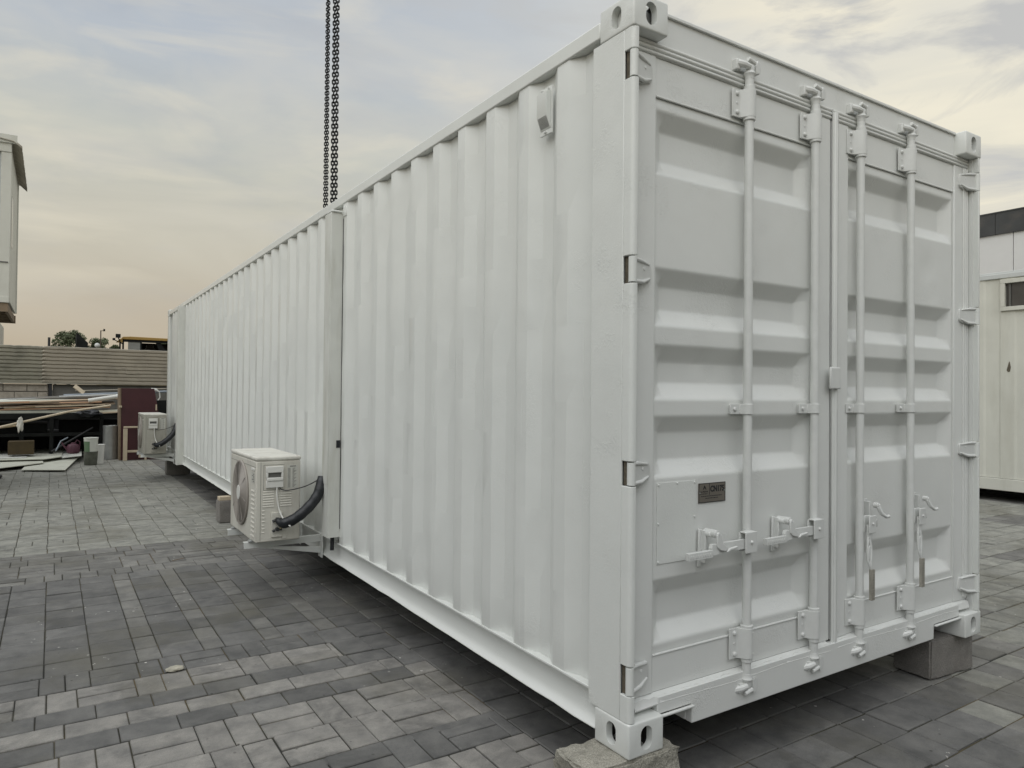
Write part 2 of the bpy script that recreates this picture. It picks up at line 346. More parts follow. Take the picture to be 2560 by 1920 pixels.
def pavement():
    V = []; F = []; T = []
    def tone(kind):
        j = random.gauss(0, 1)
        if kind == 'L': b = .245 * (1 + .05 * j); return (b * 1.02, b * .99, b * .93)
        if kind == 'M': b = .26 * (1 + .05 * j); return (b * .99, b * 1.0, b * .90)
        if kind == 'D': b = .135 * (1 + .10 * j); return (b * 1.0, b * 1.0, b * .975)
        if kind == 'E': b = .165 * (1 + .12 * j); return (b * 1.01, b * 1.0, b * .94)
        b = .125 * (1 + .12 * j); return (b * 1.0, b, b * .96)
    def pav(x0, x1, y0, y1, kind):
        gp = .0022 + random.random() * .0022
        x0 += gp * .8 + random.uniform(-.001, .001); x1 -= gp * .8; y0 += gp + .0014 + random.uniform(-.0012, .0012); y1 -= gp + .0014
        if x1 - x0 < .008 or y1 - y0 < .008: return
        cx, cy = (x0 + x1) / 2, (y0 + y1) / 2
        if abs(cx + 1.50) < .05 and abs(cy - 4.62) < .10: 
            if cy > 4.6: return
        zc = G + random.uniform(-.0040, .0015); tx = random.uniform(-.012, .012); ty = random.uniform(-.012, .012)
        ch = .0035; b = len(V)
        for d, z in ((0, -.025), (0, -ch), (ch, 0)):
            for x, y in ((x0 + d, y0 + d), (x1 - d, y0 + d), (x1 - d, y1 - d), (x0 + d, y1 - d)):
                V.append((x, y, zc + z + (x - cx) * tx + (y - cy) * ty)); 
        F.append((b + 8, b + 9, b + 10, b + 11))
        for r in (0, 4):
            for k in range(4): F.append((b + r + k, b + r + (k + 1) % 4, b + r + 4 + (k + 1) % 4, b + r + 4 + k))
        T.extend([(*tone(kind), 1)] * 12)
    def single(y0, y1, xa, xb, ln, kind, off=0):
        x = xa - off
        while x < xb - .012:
            pav(max(x, xa), min(x + ln, xb), y0, y1, kind); x += ln
    def basket(y0, y1, xa, xb, kind, off=0, w=.24):
        x = xa - off; i = 0
        while x < xb - .012:
            if i % 2 == 0:
                a, b_ = max(x, xa), min(x + w, xb); ym = (y0 + y1) / 2
                if b_ - a > .012: pav(a, b_, y0, ym, kind); pav(a, b_, ym, y1, kind)
            else:
                for q in (0, 1):
                    a, b_ = max(x + q * w / 2, xa), min(x + (q + 1) * w / 2, xb)
                    if b_ - a > .012: pav(a, b_, y0, y1, kind)
            x += w; i += 1
    def ashlar(y0, y1, xa, xb, kind, m=.22):
        x = xa
        while x < xb - .03:
            x2 = min(x + m, xb); x2 = xb if xb - x2 < .08 else x2; r = random.random(); ym = (y0 + y1) / 2; xm = (x + x2) / 2
            if r < .16: pav(x, x2, y0, y1, kind)
            elif r < .78: pav(x, x2, y0, ym, kind); pav(x, x2, ym, y1, kind)
            else: pav(x, xm, y0, y1, kind); pav(xm, x2, y0, y1, kind)
            x = x2
    # left part, bands counted from the camera outwards
    X0 = -6.0
    y = -3.05
    k = 0
    while y < .9:                                            # dark and light bands out of the frame, beside the photographer
        basket(y, y + .235, X0, .06, 'L' if k % 4 else 'D', off=.1 * k % .4); y += .235; k += 1
    y = .89
    single(y, .95, X0, .06, .23, 'D')
    basket(.95, 1.22, X0 - .106, .06, 'L', off=.02)
    basket(1.22, 1.49, X0 + .0, .06, 'L', off=.145)
    single(1.49, 1.645, X0, -.07, .225, 'D', .1); single(1.645, 1.79, X0, -.06, .235, 'L', .03); single(1.79, 1.945, X0, -.27, .225, 'D', .17)
    basket(1.945, 2.18, X0, -.28, 'L', off=.31)
    basket(2.18, 2.41, X0, -.30, 'D', off=.07, w=.21)
    def fill(xa, y0, y1, kind='D'):
        single(y0, y1, xa, .06, .21, kind)
    single(1.49, 1.645, -.07, .06, .21, 'L'); single(1.645, 1.79, -.06, .06, .21, 'D'); single(1.79, 1.945, -.27, .06, .21, 'D'); single(1.945, 2.18, -.28, .06, .17, 'D'); single(2.18, 2.41, -.30, .06, .18, 'D')
    y = 2.41
    cols = [-6.0 + .2075 * i for i in range(24)]
    cols = [c_ for c_ in cols if c_ < -1.3] + [-1.225, -1.113, -.905, -.795, -.585, -.475, -.265, -.155, .06]
    k = 0
    while y < 4.28:
        for a, b_ in zip(cols[:-1], cols[1:]):
            if b_ - a < .03: continue
            n = 2 if (a < -1.24) else (2 if b_ - a > .15 else 2)
            dy = .2075
            pav(a, b_, y, y + dy, 'D' if b_ - a > .15 else 'E')
        y += .2075; k += 1
    while y < 5.5:
        ashlar(y, y + .215, X0 + .05 * (int(y * 3) % 2), .06, 'E', .232); y += .215
    while y < 18.0:
        ashlar(y, y + .215, X0 + .03 + .012 * random.random(), .06, 'M', .24); y += .215
    # right part and under the container: square slabs laid in a stack
    x = .0615; i = 0
    while x < 12.5:
        y = -3.15 + (.003 if i % 2 else 0)
        while y < 17.5:
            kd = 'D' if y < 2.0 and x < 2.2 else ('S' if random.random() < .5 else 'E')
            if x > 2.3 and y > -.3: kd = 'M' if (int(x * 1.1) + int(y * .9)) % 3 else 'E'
            if x > 1.85 and y < .4 and y > -.75 : kd = 'E' if random.random() < .55 else 'M'
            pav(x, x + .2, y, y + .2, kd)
            y += .2
        x += .2; i += 1
    me = bpy.data.meshes.new('pavement'); me.from_pydata(V, [], F); me.update()
    ca = me.color_attributes.new('tone', 'FLOAT_COLOR', 'POINT')
    ca.data.foreach_set('color', [q for t_ in T for q in t_])
    me.materials.append(M['pavers'])
    o = bpy.data.objects.new('pavement', me); COL.objects.link(o); tag(o, kind='structure')
pavement()

# ================================================================ SHIPPING CONTAINER
L = 11.5; WD = 2.438; H = 2.591
zb = lambda y: .0095 * y            # the long frame rises a little towards its far end
zt = lambda y: -.002 * y
box = empty('shipping_container', (1.2, 6, 0), 'long white shipping container with closed double doors, raised on concrete blocks', 'shipping container')
bx_off = Matrix.Translation(Vector((-1.2, -6, 0)))
BOXPARTS = []
def cpart(mb, name, mat, bevel=0.0, parent=None, **k):
    o = mb.build(name, mat, parent if parent is not None else box, bevel, **k)
    if parent is None: o.location = (-1.2, -6, 0)
    return o

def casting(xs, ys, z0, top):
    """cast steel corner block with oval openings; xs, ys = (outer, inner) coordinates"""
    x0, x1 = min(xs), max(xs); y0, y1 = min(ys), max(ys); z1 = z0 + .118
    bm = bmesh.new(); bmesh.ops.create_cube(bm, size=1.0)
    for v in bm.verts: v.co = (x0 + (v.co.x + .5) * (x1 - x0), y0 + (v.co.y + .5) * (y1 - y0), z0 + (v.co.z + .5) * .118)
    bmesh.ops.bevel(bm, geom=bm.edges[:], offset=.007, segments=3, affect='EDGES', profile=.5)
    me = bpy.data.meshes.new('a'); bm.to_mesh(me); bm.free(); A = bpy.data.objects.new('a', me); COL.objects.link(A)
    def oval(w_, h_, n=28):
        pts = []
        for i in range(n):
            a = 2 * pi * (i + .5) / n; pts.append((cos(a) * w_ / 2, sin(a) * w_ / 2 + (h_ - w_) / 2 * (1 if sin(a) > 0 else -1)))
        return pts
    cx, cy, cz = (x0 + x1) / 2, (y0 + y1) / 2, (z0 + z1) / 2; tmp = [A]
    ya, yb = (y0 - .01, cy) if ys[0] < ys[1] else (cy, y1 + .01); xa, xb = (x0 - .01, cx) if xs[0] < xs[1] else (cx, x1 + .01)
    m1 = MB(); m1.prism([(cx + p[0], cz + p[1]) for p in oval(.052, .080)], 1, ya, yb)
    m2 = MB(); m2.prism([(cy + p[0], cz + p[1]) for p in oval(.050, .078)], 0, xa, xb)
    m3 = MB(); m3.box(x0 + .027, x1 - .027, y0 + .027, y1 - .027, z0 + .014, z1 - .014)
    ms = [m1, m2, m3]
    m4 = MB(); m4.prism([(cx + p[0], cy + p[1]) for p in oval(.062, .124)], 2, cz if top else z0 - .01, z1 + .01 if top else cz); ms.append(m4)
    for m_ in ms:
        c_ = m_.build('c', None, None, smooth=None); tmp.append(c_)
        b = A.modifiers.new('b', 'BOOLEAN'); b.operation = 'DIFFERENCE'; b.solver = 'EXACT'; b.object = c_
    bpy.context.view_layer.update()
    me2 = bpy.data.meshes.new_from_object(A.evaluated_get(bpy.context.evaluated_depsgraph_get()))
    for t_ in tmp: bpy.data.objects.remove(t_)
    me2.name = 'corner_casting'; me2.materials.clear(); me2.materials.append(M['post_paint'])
    me2.materials.append(M['cavity'])           # dark colour painted in for the shade inside the casting
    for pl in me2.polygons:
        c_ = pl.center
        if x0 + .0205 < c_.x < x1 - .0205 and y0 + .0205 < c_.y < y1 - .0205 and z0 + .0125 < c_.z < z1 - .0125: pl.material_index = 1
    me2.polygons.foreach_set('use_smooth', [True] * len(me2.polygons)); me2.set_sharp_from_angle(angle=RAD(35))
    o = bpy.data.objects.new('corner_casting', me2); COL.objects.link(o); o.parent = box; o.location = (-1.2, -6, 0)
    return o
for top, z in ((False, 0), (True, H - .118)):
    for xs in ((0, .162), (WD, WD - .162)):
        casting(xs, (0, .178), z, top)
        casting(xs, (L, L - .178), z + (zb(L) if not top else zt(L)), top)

# near posts: rounded steel corner with cut-outs for the four hinges
HZ = [(.209, .308), (.912, .996), (1.600, 1.694), (2.300, 2.398)]
def rounded_corner(x0, x1, y0, y1, r, flip):
    pts = [(x0, y1)]
    for i in range(7):
        a = pi + (pi / 2) * i / 6; pts.append((x0 + r + cos(a) * r, y0 + r + sin(a) * r))
    pts += [(x1, y0), (x1, y1)]
    return [((WD - p[0]) if flip else p[0], p[1]) for p in pts]
for flip in (False, True):
    fx = (lambda x: WD - x) if flip else (lambda x: x)
    mb = MB()
    mb.prism([(fx(.002), .0485), (fx(.002), .216), (fx(.010), .216), (fx(.010), .0485)], 2, .118, H - .118)        # side plate
    mb.prism([(fx(.010), .130), (fx(.010), .200), (fx(.075), .200), (fx(.075), .100), (fx(.060), .095), (fx(.030), .130)], 2, .118, H - .118)  # inner channel
    zs = [.118] + [q for h in HZ for q in h] + [H - .118]
    for a, b_ in zip(zs[0::2], zs[1::2]):
        mb.prism(rounded_corner(.002, .027, .001, .0485, .016, flip), 2, a, b_)
    post = cpart(mb, 'corner_post', M['post_paint'], .0025)
    b2 = MB(); b2.prism([(fx(.0275), .028), (fx(.0275), .129), (fx(.034), .129), (fx(.034), .028)], 2, .118, H - .118)
    o = b2.build('inner_post', M['door_paint'], post)
    gm = MB()
    for a, b_ in HZ: gm.box(*sorted((fx(.012), fx(.027))), .030, .047, a + .002, b_ - .002)
    build_each(gm, 'hinge_gap', M['rust'], post)
    for a, b_ in HZ:
        p = MB(); zc = (a + b_) / 2
        p.cyl((fx(.0165), .0145, a + .004), (fx(.0165), .0145, b_ - .004), .0145, 18)
        p.build('hinge_pin', M['post_paint'], post)
for fx in (lambda x: x, lambda x: WD - x):
    mb = MB(); mb.box(*sorted((fx(.002), fx(.15))), L - .176, L - .004, zb(L) + .118, H + zt(L) - .118)
    cpart(mb, 'corner_post', M['post_paint'], .012)

# side walls (corrugated)
def side_wall(flip):
    fx = (lambda x: WD - x) if flip else (lambda x: x)
    xo, xi = .009, .040; prof = [(.216, xi), (.237, xi), (.237 + .02, xi)]
    prof = [(.216, xi)]
    k = 0
    while True:
        yf = .441 + .2697 * k
        if yf > L - .30: break
        prof += [(yf - .137, xi), (yf - .072, xo), (yf, xo), (yf + .062, xi)]; k += 1
    prof += [(L - .178, xi)]
    nz = 16; vs = []; fs = []
    rnd = random.Random(3)
    for j in range(nz + 1):
        t = j / nz
        for i, (y, x) in enumerate(prof):
            za = .172 + zb(y); zc = 2.497 + zt(y)
            jit = 0 if j in (0, nz) else rnd.gauss(0, .0009)
            jy = 0 if j in (0, nz) else rnd.gauss(0, .0006)
            vs.append((fx(x + jit), y + jy, za + (zc - za) * t))
    n = len(prof)
    for j in range(nz):
        for i in range(n - 1): fs.append((j * n + i, j * n + i + 1, (j + 1) * n + i + 1, (j + 1) * n + i))
    mb = MB(); mb.add(vs, fs); o = cpart(mb, 'side_wall', M['paint'], 0.0, smooth=60)
    s = o.modifiers.new('solid', 'SOLIDIFY'); s.thickness = .002; s.offset = 0
    b = o.modifiers.new('bevel', 'BEVEL'); b.width = .010; b.segments = 4; b.limit_method = 'ANGLE'; b.angle_limit = RAD(25)
    if not flip:
        wb = MB()
        for yq in (.405 + .2697, .405 + .2697 * 4, .405 + .2697 * 7, .405 + .2697 * 14): wb.tube([(.0088, yq, .20), (.0088, yq, 2.48)], .0016, 6)
        for q in build_each(wb, 'weld_seam', M['paint'], o): pass
    # top rail
    mb = MB()
    mb.prism([(fx(.002), 2.497), (fx(.002), 2.558), (fx(.062), 2.558), (fx(.062), 2.497)], 1, .178, L - .178)
    for i in range(4, 8): pass
    mb.v = [(x, y, z + zt(y)) for x, y, z in mb.v]
    cpart(mb, 'top_side_rail', M['paint'], .006)
    # bottom rail: channel with lips
    pr = [(.0035, .172), (.0035, .163), (.018, .155), (.026, .140), (.030, .110), (.028, .075), (.018, .052), (.004, .043), (.000, .036), (.004, .032), (.050, .032), (.055, .036), (.055, .172)]
    mb = MB(); ys = [.178, L - .178]
    n_ = len(pr); N_ = 90; rr_ = random.Random(21); vs = []
    for i in range(N_ + 1):
        y = ys[0] + (ys[1] - ys[0]) * i / N_; q1 = rr_.gauss(0, .0011); q2 = rr_.gauss(0, .0011)
        for k, (a, b_) in enumerate(pr):
            w_ = 1.0 if 6 <= k <= 10 else (.4 if k < 2 else 0)
            vs.append((fx(a + q1 * w_), y, b_ + q2 * w_ + zb(y)))
    mb.add(vs, [(i * n_ + k, (i + 1) * n_ + k, (i + 1) * n_ + (k + 1) % n_, i * n_ + (k + 1) % n_) for i in range(N_) for k in range(n_)])
    cpart(mb, 'bottom_side_rail', M['paint'], .0015, smooth=40)
side_wall(False); side_wall(True)

# roof, far wall, floor, understructure
mb = MB(); vs = []; fs = []
ys = []; y = .20
while y < L - .2: ys += [(y, 2.565), (y + .04, 2.583), (y + .14, 2.583), (y + .18, 2.565)]; y += .21
for (y, z) in ys: vs += [(.060, y, z + zt(y)), (WD - .060, y, z + zt(y))]
fs = [(2 * i, 2 * i + 1, 2 * i + 3, 2 * i + 2) for i in range(len(ys) - 1)]
mb.add(vs, fs); mb.box(.0625, WD - .0625, .0582, .198, 2.5835, 2.589); mb.box(.0625, WD - .0625, L - .19, L - .03, 2.52, 2.545)
cpart(mb, 'roof', M['paint'])
mb = MB(); mb.box(.152, WD - .152, L - .06, L - .02, .12, 2.50); cpart(mb, 'end_wall', M['paint'])
mb = MB(); mb.box(.06, WD - .06, .12, L - .1, .150, .172)
mb.v = [(x, y, z + zb(y)) for x, y, z in mb.v]; cpart(mb, 'floor', M['floor'])
mb = MB(); y = .34
while y < L - .2:
    mb.box(.056, WD - .056, y, y + .045, .045 + zb(y), .149 + zb(y)); y += .34
cpart(mb, 'cross_member', M['dark'])

# header and sill
mb = MB(); mb.box(.0285, WD - .0285, .058, .12, 2.474, 2.583)
head = cpart(mb, 'door_header', M['door_paint'], .003)
mb = MB(); mb.box(.163, WD - .163, .0475, .0578, 2.579, 2.5912); mb.build('header_lip', M['door_paint'], head, .002)
mb = MB()
nx0, nx1 = .333, WD - .411
mb.prism([(.163, .165), (.163, .105), (nx0 - .004, .105), (nx0, .034), (nx1, .034), (nx1 + .004, .105), (WD - .163, .105), (WD - .163, .165)], 1, .031, .062)
mb.box(.163, nx0 + .001, .018, .0305, .0955, .1045); mb.box(nx1 - .001, WD - .163, .018, .0305, .0955, .1045)
mb.box(nx0 - .003, nx0 + .003, .060, .16, .036, .10); mb.box(nx1 - .003, nx1 + .003, .06, .16, .036, .10)
sill = cpart(mb, 'door_sill', M['door_paint'], .003)
mb = MB(); mb.box(.0285, .1625, .058, .09, .119, .165); mb.box(WD - .1625, WD - .0285, .058, .09, .119, .165); build_each(mb, 'sill_end', M['door_paint'], sill)

# doors
T_OUT = .064; T_IN = .107
TROUGH = [(2.243, 2.013), (1.676, 1.470), (1.402, 1.205), (1.145, .925), (.563, .338)]
def door(x0, x1, px0, px1, left):
    d = bpy.data.objects.new('door', None); COL.objects.link(d); d.parent = box; d.location = (-1.2, -6, 0)
    # frame members
    mb = MB()
    mb.box(x0, px0, .053, .095, .172, 2.425); mb.box(px1, x1, .053, .095, .172, 2.425)
    build_each(mb, 'door_stile', M['door_paint'], d, .004)
    mb = MB()
    mb.box(px0 + .0005, px1 - .0005, .060, .095, 2.288, 2.425); mb.box(px0 + .0005, px1 - .0005, .060, .095, .172, .300)
    build_each(mb, 'door_rail', M['door_paint'], d, .002)
    mb = MB(); mb.tube([(px0 + .005, .0605, 2.2868), (px1 - .005, .0605, 2.2868)], .004, 8); mb.tube([(px0 + .005, .0605, .3015), (px1 - .005, .0605, .3015)], .0045, 8)
    build_each(mb, 'weld_bead', M['door_paint'], d)
    # panel with five pressed troughs, as one height field with a little denting
    sx = .058; sz = .060; xa, xb = px0 + .010, px1 - .010
    def lin(lo, hi, brk, step):
        pts = [lo, hi]
        for q in brk: pts += [q - .010, q - .0055, q, q + .0055, q + .010]
        v_ = lo
        while v_ < hi: pts.append(v_); v_ += step
        pts = sorted(p for p in pts if lo <= p <= hi); out = [pts[0]]
        for p in pts[1:]:
            if p - out[-1] > .0035: out.append(p)
        out[-1] = hi; return out
    XS = lin(px0, px1, [xa, xa + sx, xb - sx, xb], .03); ZS = lin(.300, 2.288, [q for za, zc in TROUGH for q in (za, za - sz, zc + sz, zc)], .04)
    def soft(t):                                   # rounded ramp 0..1
        t = max(-.25, min(1.25, t)); e = .085
        if t < -e or t > 1 + e: return 0.0 if t < 0 else 1.0
        if t < e: return (t + e) ** 2 / (4 * e)
        if t > 1 - e: return 1 - (1 + e - t) ** 2 / (4 * e)
        return t
    from mathutils import noise as mn
    dents = [(.42, 1.355, .030, .010), (.50, 1.30, .02, .006)] if left else [(2.03, 1.86, .07, .010), (2.08, 1.74, .03, .006), (1.62, 1.05, .05, .004)]
    vs = []
    for z in ZS:
        for x in XS:
            h = 0
            for za, zc in TROUGH:
                if zc - .03 < z < za + .03: h = max(h, min(soft((za - z) / sz), soft((z - zc) / sz), soft((x - xa) / sx), soft((xb - x) / sx)))
            y = T_OUT + (T_IN - T_OUT) * h + mn.noise(Vector((x * 3.1, z * 2.3, 1.7 if left else 8))) * .0022
            for dx, dz, r, am in dents:
                q = ((x - dx) ** 2 + (z - dz) ** 2) / (r * r)
                if q < 6: y += am * math.exp(-q)
            if x in (XS[0], XS[-1]) or z in (ZS[0], ZS[-1]): y = T_OUT + .003
            vs.append((x, y, z))
    nX = len(XS); mb = MB()
    mb.add(vs, [(j * nX + i, j * nX + i + 1, (j + 1) * nX + i + 1, (j + 1) * nX + i) for j in range(len(ZS) - 1) for i in range(nX - 1)])
    o = mb.build('door_panel', M['door_paint'], d, 0.0, smooth=75)
    # gaskets
    mb = MB(); gx0, gx1 = (x0 + .004, x1 - .001) if left else (x0 + .001, x1 - .004)
    for z, r in ((2.466, .0082), (2.450, .0082), (2.434, .0070)): mb.tube([(gx0, .0540, z), (gx1, .0540, z)], r, 10)
    mb.box(gx0, gx1, .0555, .075, 2.4255, 2.4738)
    # wavy bottom seal
    n = 46; rnd = random.Random(5 if left else 9); top = []; 
    xs_ = [x0 + .02 + (x1 - x0 - .04) * i / n for i in range(n + 1)]
    vs = []; 
    for i, x in enumerate(xs_):
        wv = rnd.gauss(0, .0022) + .002 * sin(i * .7)
        ze = .004 * sin(i * .23)
        vs += [(x, .060, .172), (x, .040 + wv, .166 + wv * .6), (x, .036 + wv, .150 + ze * .3), (x, .030, .140 + ze), (x, .034, .134 + ze), (x, .060, .134)]
    m_ = 6
    mb.add(vs, [(i * m_ + k, (i + 1) * m_ + k, (i + 1) * m_ + k + 1, i * m_ + k + 1) for i in range(n) for k in range(m_ - 1)])
    # vertical seal next to the post
    if left: mb.tube([(x0 + .010, .050, .17), (x0 + .010, .050, 2.43)], .006, 8)
    else:
        for dx, r in ((.012, .007), (.030, .007), (.046, .005)): mb.tube([(x1 - dx, .050, .19), (x1 - dx, .050, 2.42)], r, 8)
    mb.build('door_seal', M['door_paint'], d, 0.0, smooth=40)
    # hinge blades
    for a, b_ in HZ:
        mb = MB(); hh = (b_ - a); zc = (a + b_) / 2
        f = (lambda x: x) if left else (lambda x: WD - x)
        A = (f(.017), .018); 
        prof = [(.017, zc + hh * .44), (.060, zc + hh * .44), (.124, zc + hh * .36), (.130, zc + hh * .26), (.130, zc - hh * .22), (.122, zc - hh * .32), (.075, zc - hh * .44), (.017, zc - hh * .44)]
        n = len(prof)
        yf = lambda x: .012 if x < .03 else (.030 if x < .07 else .044)
        vs = [(f(px), yf(px), pz) for px, pz in prof] + [(f(px), yf(px) + .011, pz) for px, pz in prof]
        mb.add(vs, [tuple(range(n)), tuple(range(2 * n - 1, n - 1, -1))] + [(i, n + i, n + (i + 1) % n, (i + 1) % n) for i in range(n)])
        mb.tube([(f(.020), .014, zc + hh * .41), (f(.060), .027, zc + hh * .40), (f(.118), .042, zc + hh * .31)], [.0075, .0075, .004], 8)
        mb.tube([(f(.020), .014, zc - hh * .41), (f(.078), .031, zc - hh * .38), (f(.122), .042, zc - hh * .20)], [.0075, .0075, .004], 8)
        mb.cyl((f(.088), .045, zc + .012), (f(.088), .033, zc + .012), .006, 10)
        mb.build('hinge', M['gear_paint'], d, .0015)
    return d
DL = door(.036, 1.196, .157, 1.078, True)
DR = door(1.206, WD - .036, 1.330, WD - .170, False)

# lip of the right door that laps over the seam
mb = MB()
pts = [(1.200, .046), (1.204, .036), (1.214, .031), (1.226, .034), (1.236, .044), (1.240, .0525), (1.203, .0525)]
mb.prism(pts, 2, .150, 2.455)
mb.box(1.236, 1.262, .046, .0528, .20, 2.41)
mb.build('seam_lip', M['door_paint'], DR, .002, smooth=40)
mb = MB(); mb.box(1.196, 1.2035, .060, .070, .15, 2.43); mb.build('seam_gap', M['seal'], DR)
# little lock guard plate on the seam
mb = MB(); mb.box(1.152, 1.226, .018, .030, 1.253, 1.348); mb.box(1.205, 1.222, .0302, .052, 1.27, 1.33)
mb.build('lock_guard', M['gear_paint'], DR, .006)

# locking gear
BARS = [(.630, DL), (1.054, DL), (1.387, DR), (1.806, DR)]
BY = .030; BR = .0172
for bi, (bx, D) in enumerate(BARS):
    mb = MB(); mb.tube([(bx, BY, .135), (bx, BY, 2.455)], BR, 20)
    bar = mb.build('locking_bar', M['gear_paint'], D)
    # guide brackets top and bottom: half-pipe sleeve with bolted flange
    for (z0, z1) in ((2.300, 2.408), (.215, .330)):
        mb = MB(); R1 = .0245
        pts = []
        for i in range(11):
            a = -pi * .80 * i / 10; pts.append((bx + R1 * cos(a), BY + R1 * sin(a)))
        prof = [(bx + R1, .0525)] + pts + [(bx - .034, .042), (bx - .040, .0455), (bx - .076, .0455), (bx - .076, .0525)]
        mb.prism(prof, 2, z0, z1)
        for zz_ in (z0 + .018, z1 - .018):
            mb.tube([(bx - .052, .048, zz_), (bx - .052, .0405, zz_), (bx - .052, .037, zz_)], [.0095, .0088, .005], 12)
            mb.tube([(bx + .010, .0098, zz_), (bx + .010, .006, zz_)], [.004, .003], 8)
        mb.tube([(bx - .052, .048, (z0 + z1) / 2), (bx - .052, .044, (z0 + z1) / 2)], .006, 10)
        mb.build('bar_bracket', M['gear_paint'], D, .0015)
        mb = MB(); e = -1 if z0 > 1 else 1
        zc = z0 - .004 if e < 0 else z1 + .004
        mb.tube([(bx, BY, zc - .007), (bx, BY, zc + .007)], .0235, 20)
        zc2 = z1 + .008 if e < 0 else z0 - .008
        mb.tube([(bx, BY, zc2 - .008), (bx, BY, zc2 + .008)], .0215, 20)
        build_each(mb, 'bar_collar', M['gear_paint'], D, .002)
    # cam ends
    for zc, e in ((2.470, 1), (.136, -1)):
        mb = MB()
        mb.tube([(bx, BY, zc - e * .020), (bx, BY, zc - e * .008), (bx, BY, zc + e * .001), (bx, BY, zc + e * .012)], [.0180, .0185, .0240, .0185], 18)
        mb.tube([(bx, BY, zc + e * .010), (bx + .004, BY - .003, zc + e * .030), (bx + .006, BY + .004, zc + e * .048)], [.0170, .0155, .0120], 12)
        a = Matrix.Rotation(RAD(18), 3, 'Y')
        mb.tube([(bx - .010, BY - .012, zc + e * .024), (bx - .034, BY - .006, zc + e * .030), (bx - .054, BY + .012, zc + e * .038)], [.0110, .0135, .0150], 10)
        mb.tube([(bx + .016, BY - .012, zc + e * .042), (bx - .022, BY - .012, zc + e * .052)], [.0105, .009], 10)
        mb.build('cam', M['gear_paint'], D, .001)
        mb = MB()                               # keeper welded to header or sill
        yb = .0615 if e > 0 else .0345
        zk = zc + e * .032
        mb.box(bx - .068, bx - .044, BY + .004, yb, zk - .022, zk + .020)
        mb.prism([(bx + .028, zk - .028), (bx + .048, zk - .024), (bx + .056, zk - .006), (bx + .054, zk + .020), (bx + .036, zk + .030), (bx + .026, zk + .012)], 1, BY - .012, yb)
        mb.box(bx - .0435, bx + .0255, yb - .010, yb - .001, zk - .018, zk + .018)
        mb.build('cam_keeper', M['gear_paint'], head if e > 0 else sill, .006, seg=3)
    # middle guide
    mb = MB(); zc = 1.170
    pts = [(bx + .0225 * cos(-pi * i / 10), BY + .0225 * sin(-pi * i / 10)) for i in range(11)]
    mb.prism([(bx + .0225, .0515)] + pts + [(bx - .024, .047), (bx - .078, .047), (bx - .078, .0515)], 2, zc - .020, zc + .020)
    mb.box(bx + .023, bx + .048, .047, .0515, zc - .018, zc + .018)
    mb.tube([(bx - .056, .047, zc), (bx - .056, .039, zc)], [.0085, .006], 12)
    mb.tube([(bx + .036, .047, zc), (bx + .036, .0415, zc)], [.0065, .005], 10)
    mb.box(bx - .070, bx + .02, .052, .0632, zc - .018, zc + .018)
    mb.build('bar_bracket', M['gear_paint'], D, .0015)

def handle_h(bx, D, zc):
    """lever lying to the left of its bar"""
    mb = MB()                                   # hub: strap folded round the lever
    mb.box(bx - .062, bx + .004, -.016, -.010, zc - .034, zc + .044)
    mb.box(bx - .062, bx - .010, .012, .020, zc - .030, zc + .040)
    mb.prism([(-.016, zc + .038), (-.010, zc + .046), (.012, zc + .046), (.020, zc + .038), (.012, zc + .040), (-.010, zc + .040)], 0, bx - .062, bx - .006)
    mb.tube([(bx - .030, -.015, zc + .006), (bx - .030, -.023, zc + .006)], [.0075, .005], 12)
    mb.build('handle_hub', M['gear_paint'], D, .004, seg=3)
    mb = MB()
    mb.box(bx - .200, bx - .052, -.006, .006, zc - .018, zc + .018)
    mb.prism([(bx - .235, zc - .024), (bx - .200, zc - .020), (bx - .200, zc + .018), (bx - .238, zc + .018), (bx - .243, zc + .004)], 1, -.010, .006)
    mb.box(bx - .362, bx - .239, -.013, .004, zc - .028, zc - .002)
    for i in range(9): mb.box(bx - .355 + i * .0125, bx - .349 + i * .0125, -.0145, -.0125, zc - .021, zc - .010)
    mb.build('handle', M['gear_paint'], D, .003, seg=3)
    mb = MB(); kx = bx - .225                   # catch: hook plate, swing latch, tongue
    mb.box(kx - .008, kx + .004, .030, .060, zc - .060, zc + .062)
    mb.prism([(kx - .022, zc - .075), (kx + .014, zc - .070), (kx + .020, zc - .040), (kx + .004, zc - .030), (kx + .004, zc + .060), (kx - .018, zc + .066)], 1, .050, .0585)
    mb.tube([(kx + .016, .052, zc + .052), (kx + .016, -.006, zc + .052)], .0150, 16); mb.tube([(kx + .002, .050, zc + .050), (kx + .002, .010, zc + .050)], .011, 12)
    mb.tube([(kx + .016, -.006, zc + .052), (kx + .016, -.016, zc + .052)], [.0105, .008], 8)
    mb.prism([(kx + .004, zc + .052), (kx + .030, zc + .052), (kx + .040, zc + .018), (kx + .066, zc - .002), (kx + .054, zc - .014), (kx + .022, zc - .006), (kx + .008, zc + .006)], 1, -.016, -.009)
    mb.prism([(kx + .054, zc - .016), (kx + .066, zc - .002), (kx + .112, zc + .002), (kx + .108, zc - .006)], 1, -.022, -.012)
    mb.build('handle_catch', M['gear_paint'], D, .003, seg=2)
handle_h(.630, DL, .662); handle_h(1.054, DL, .672)

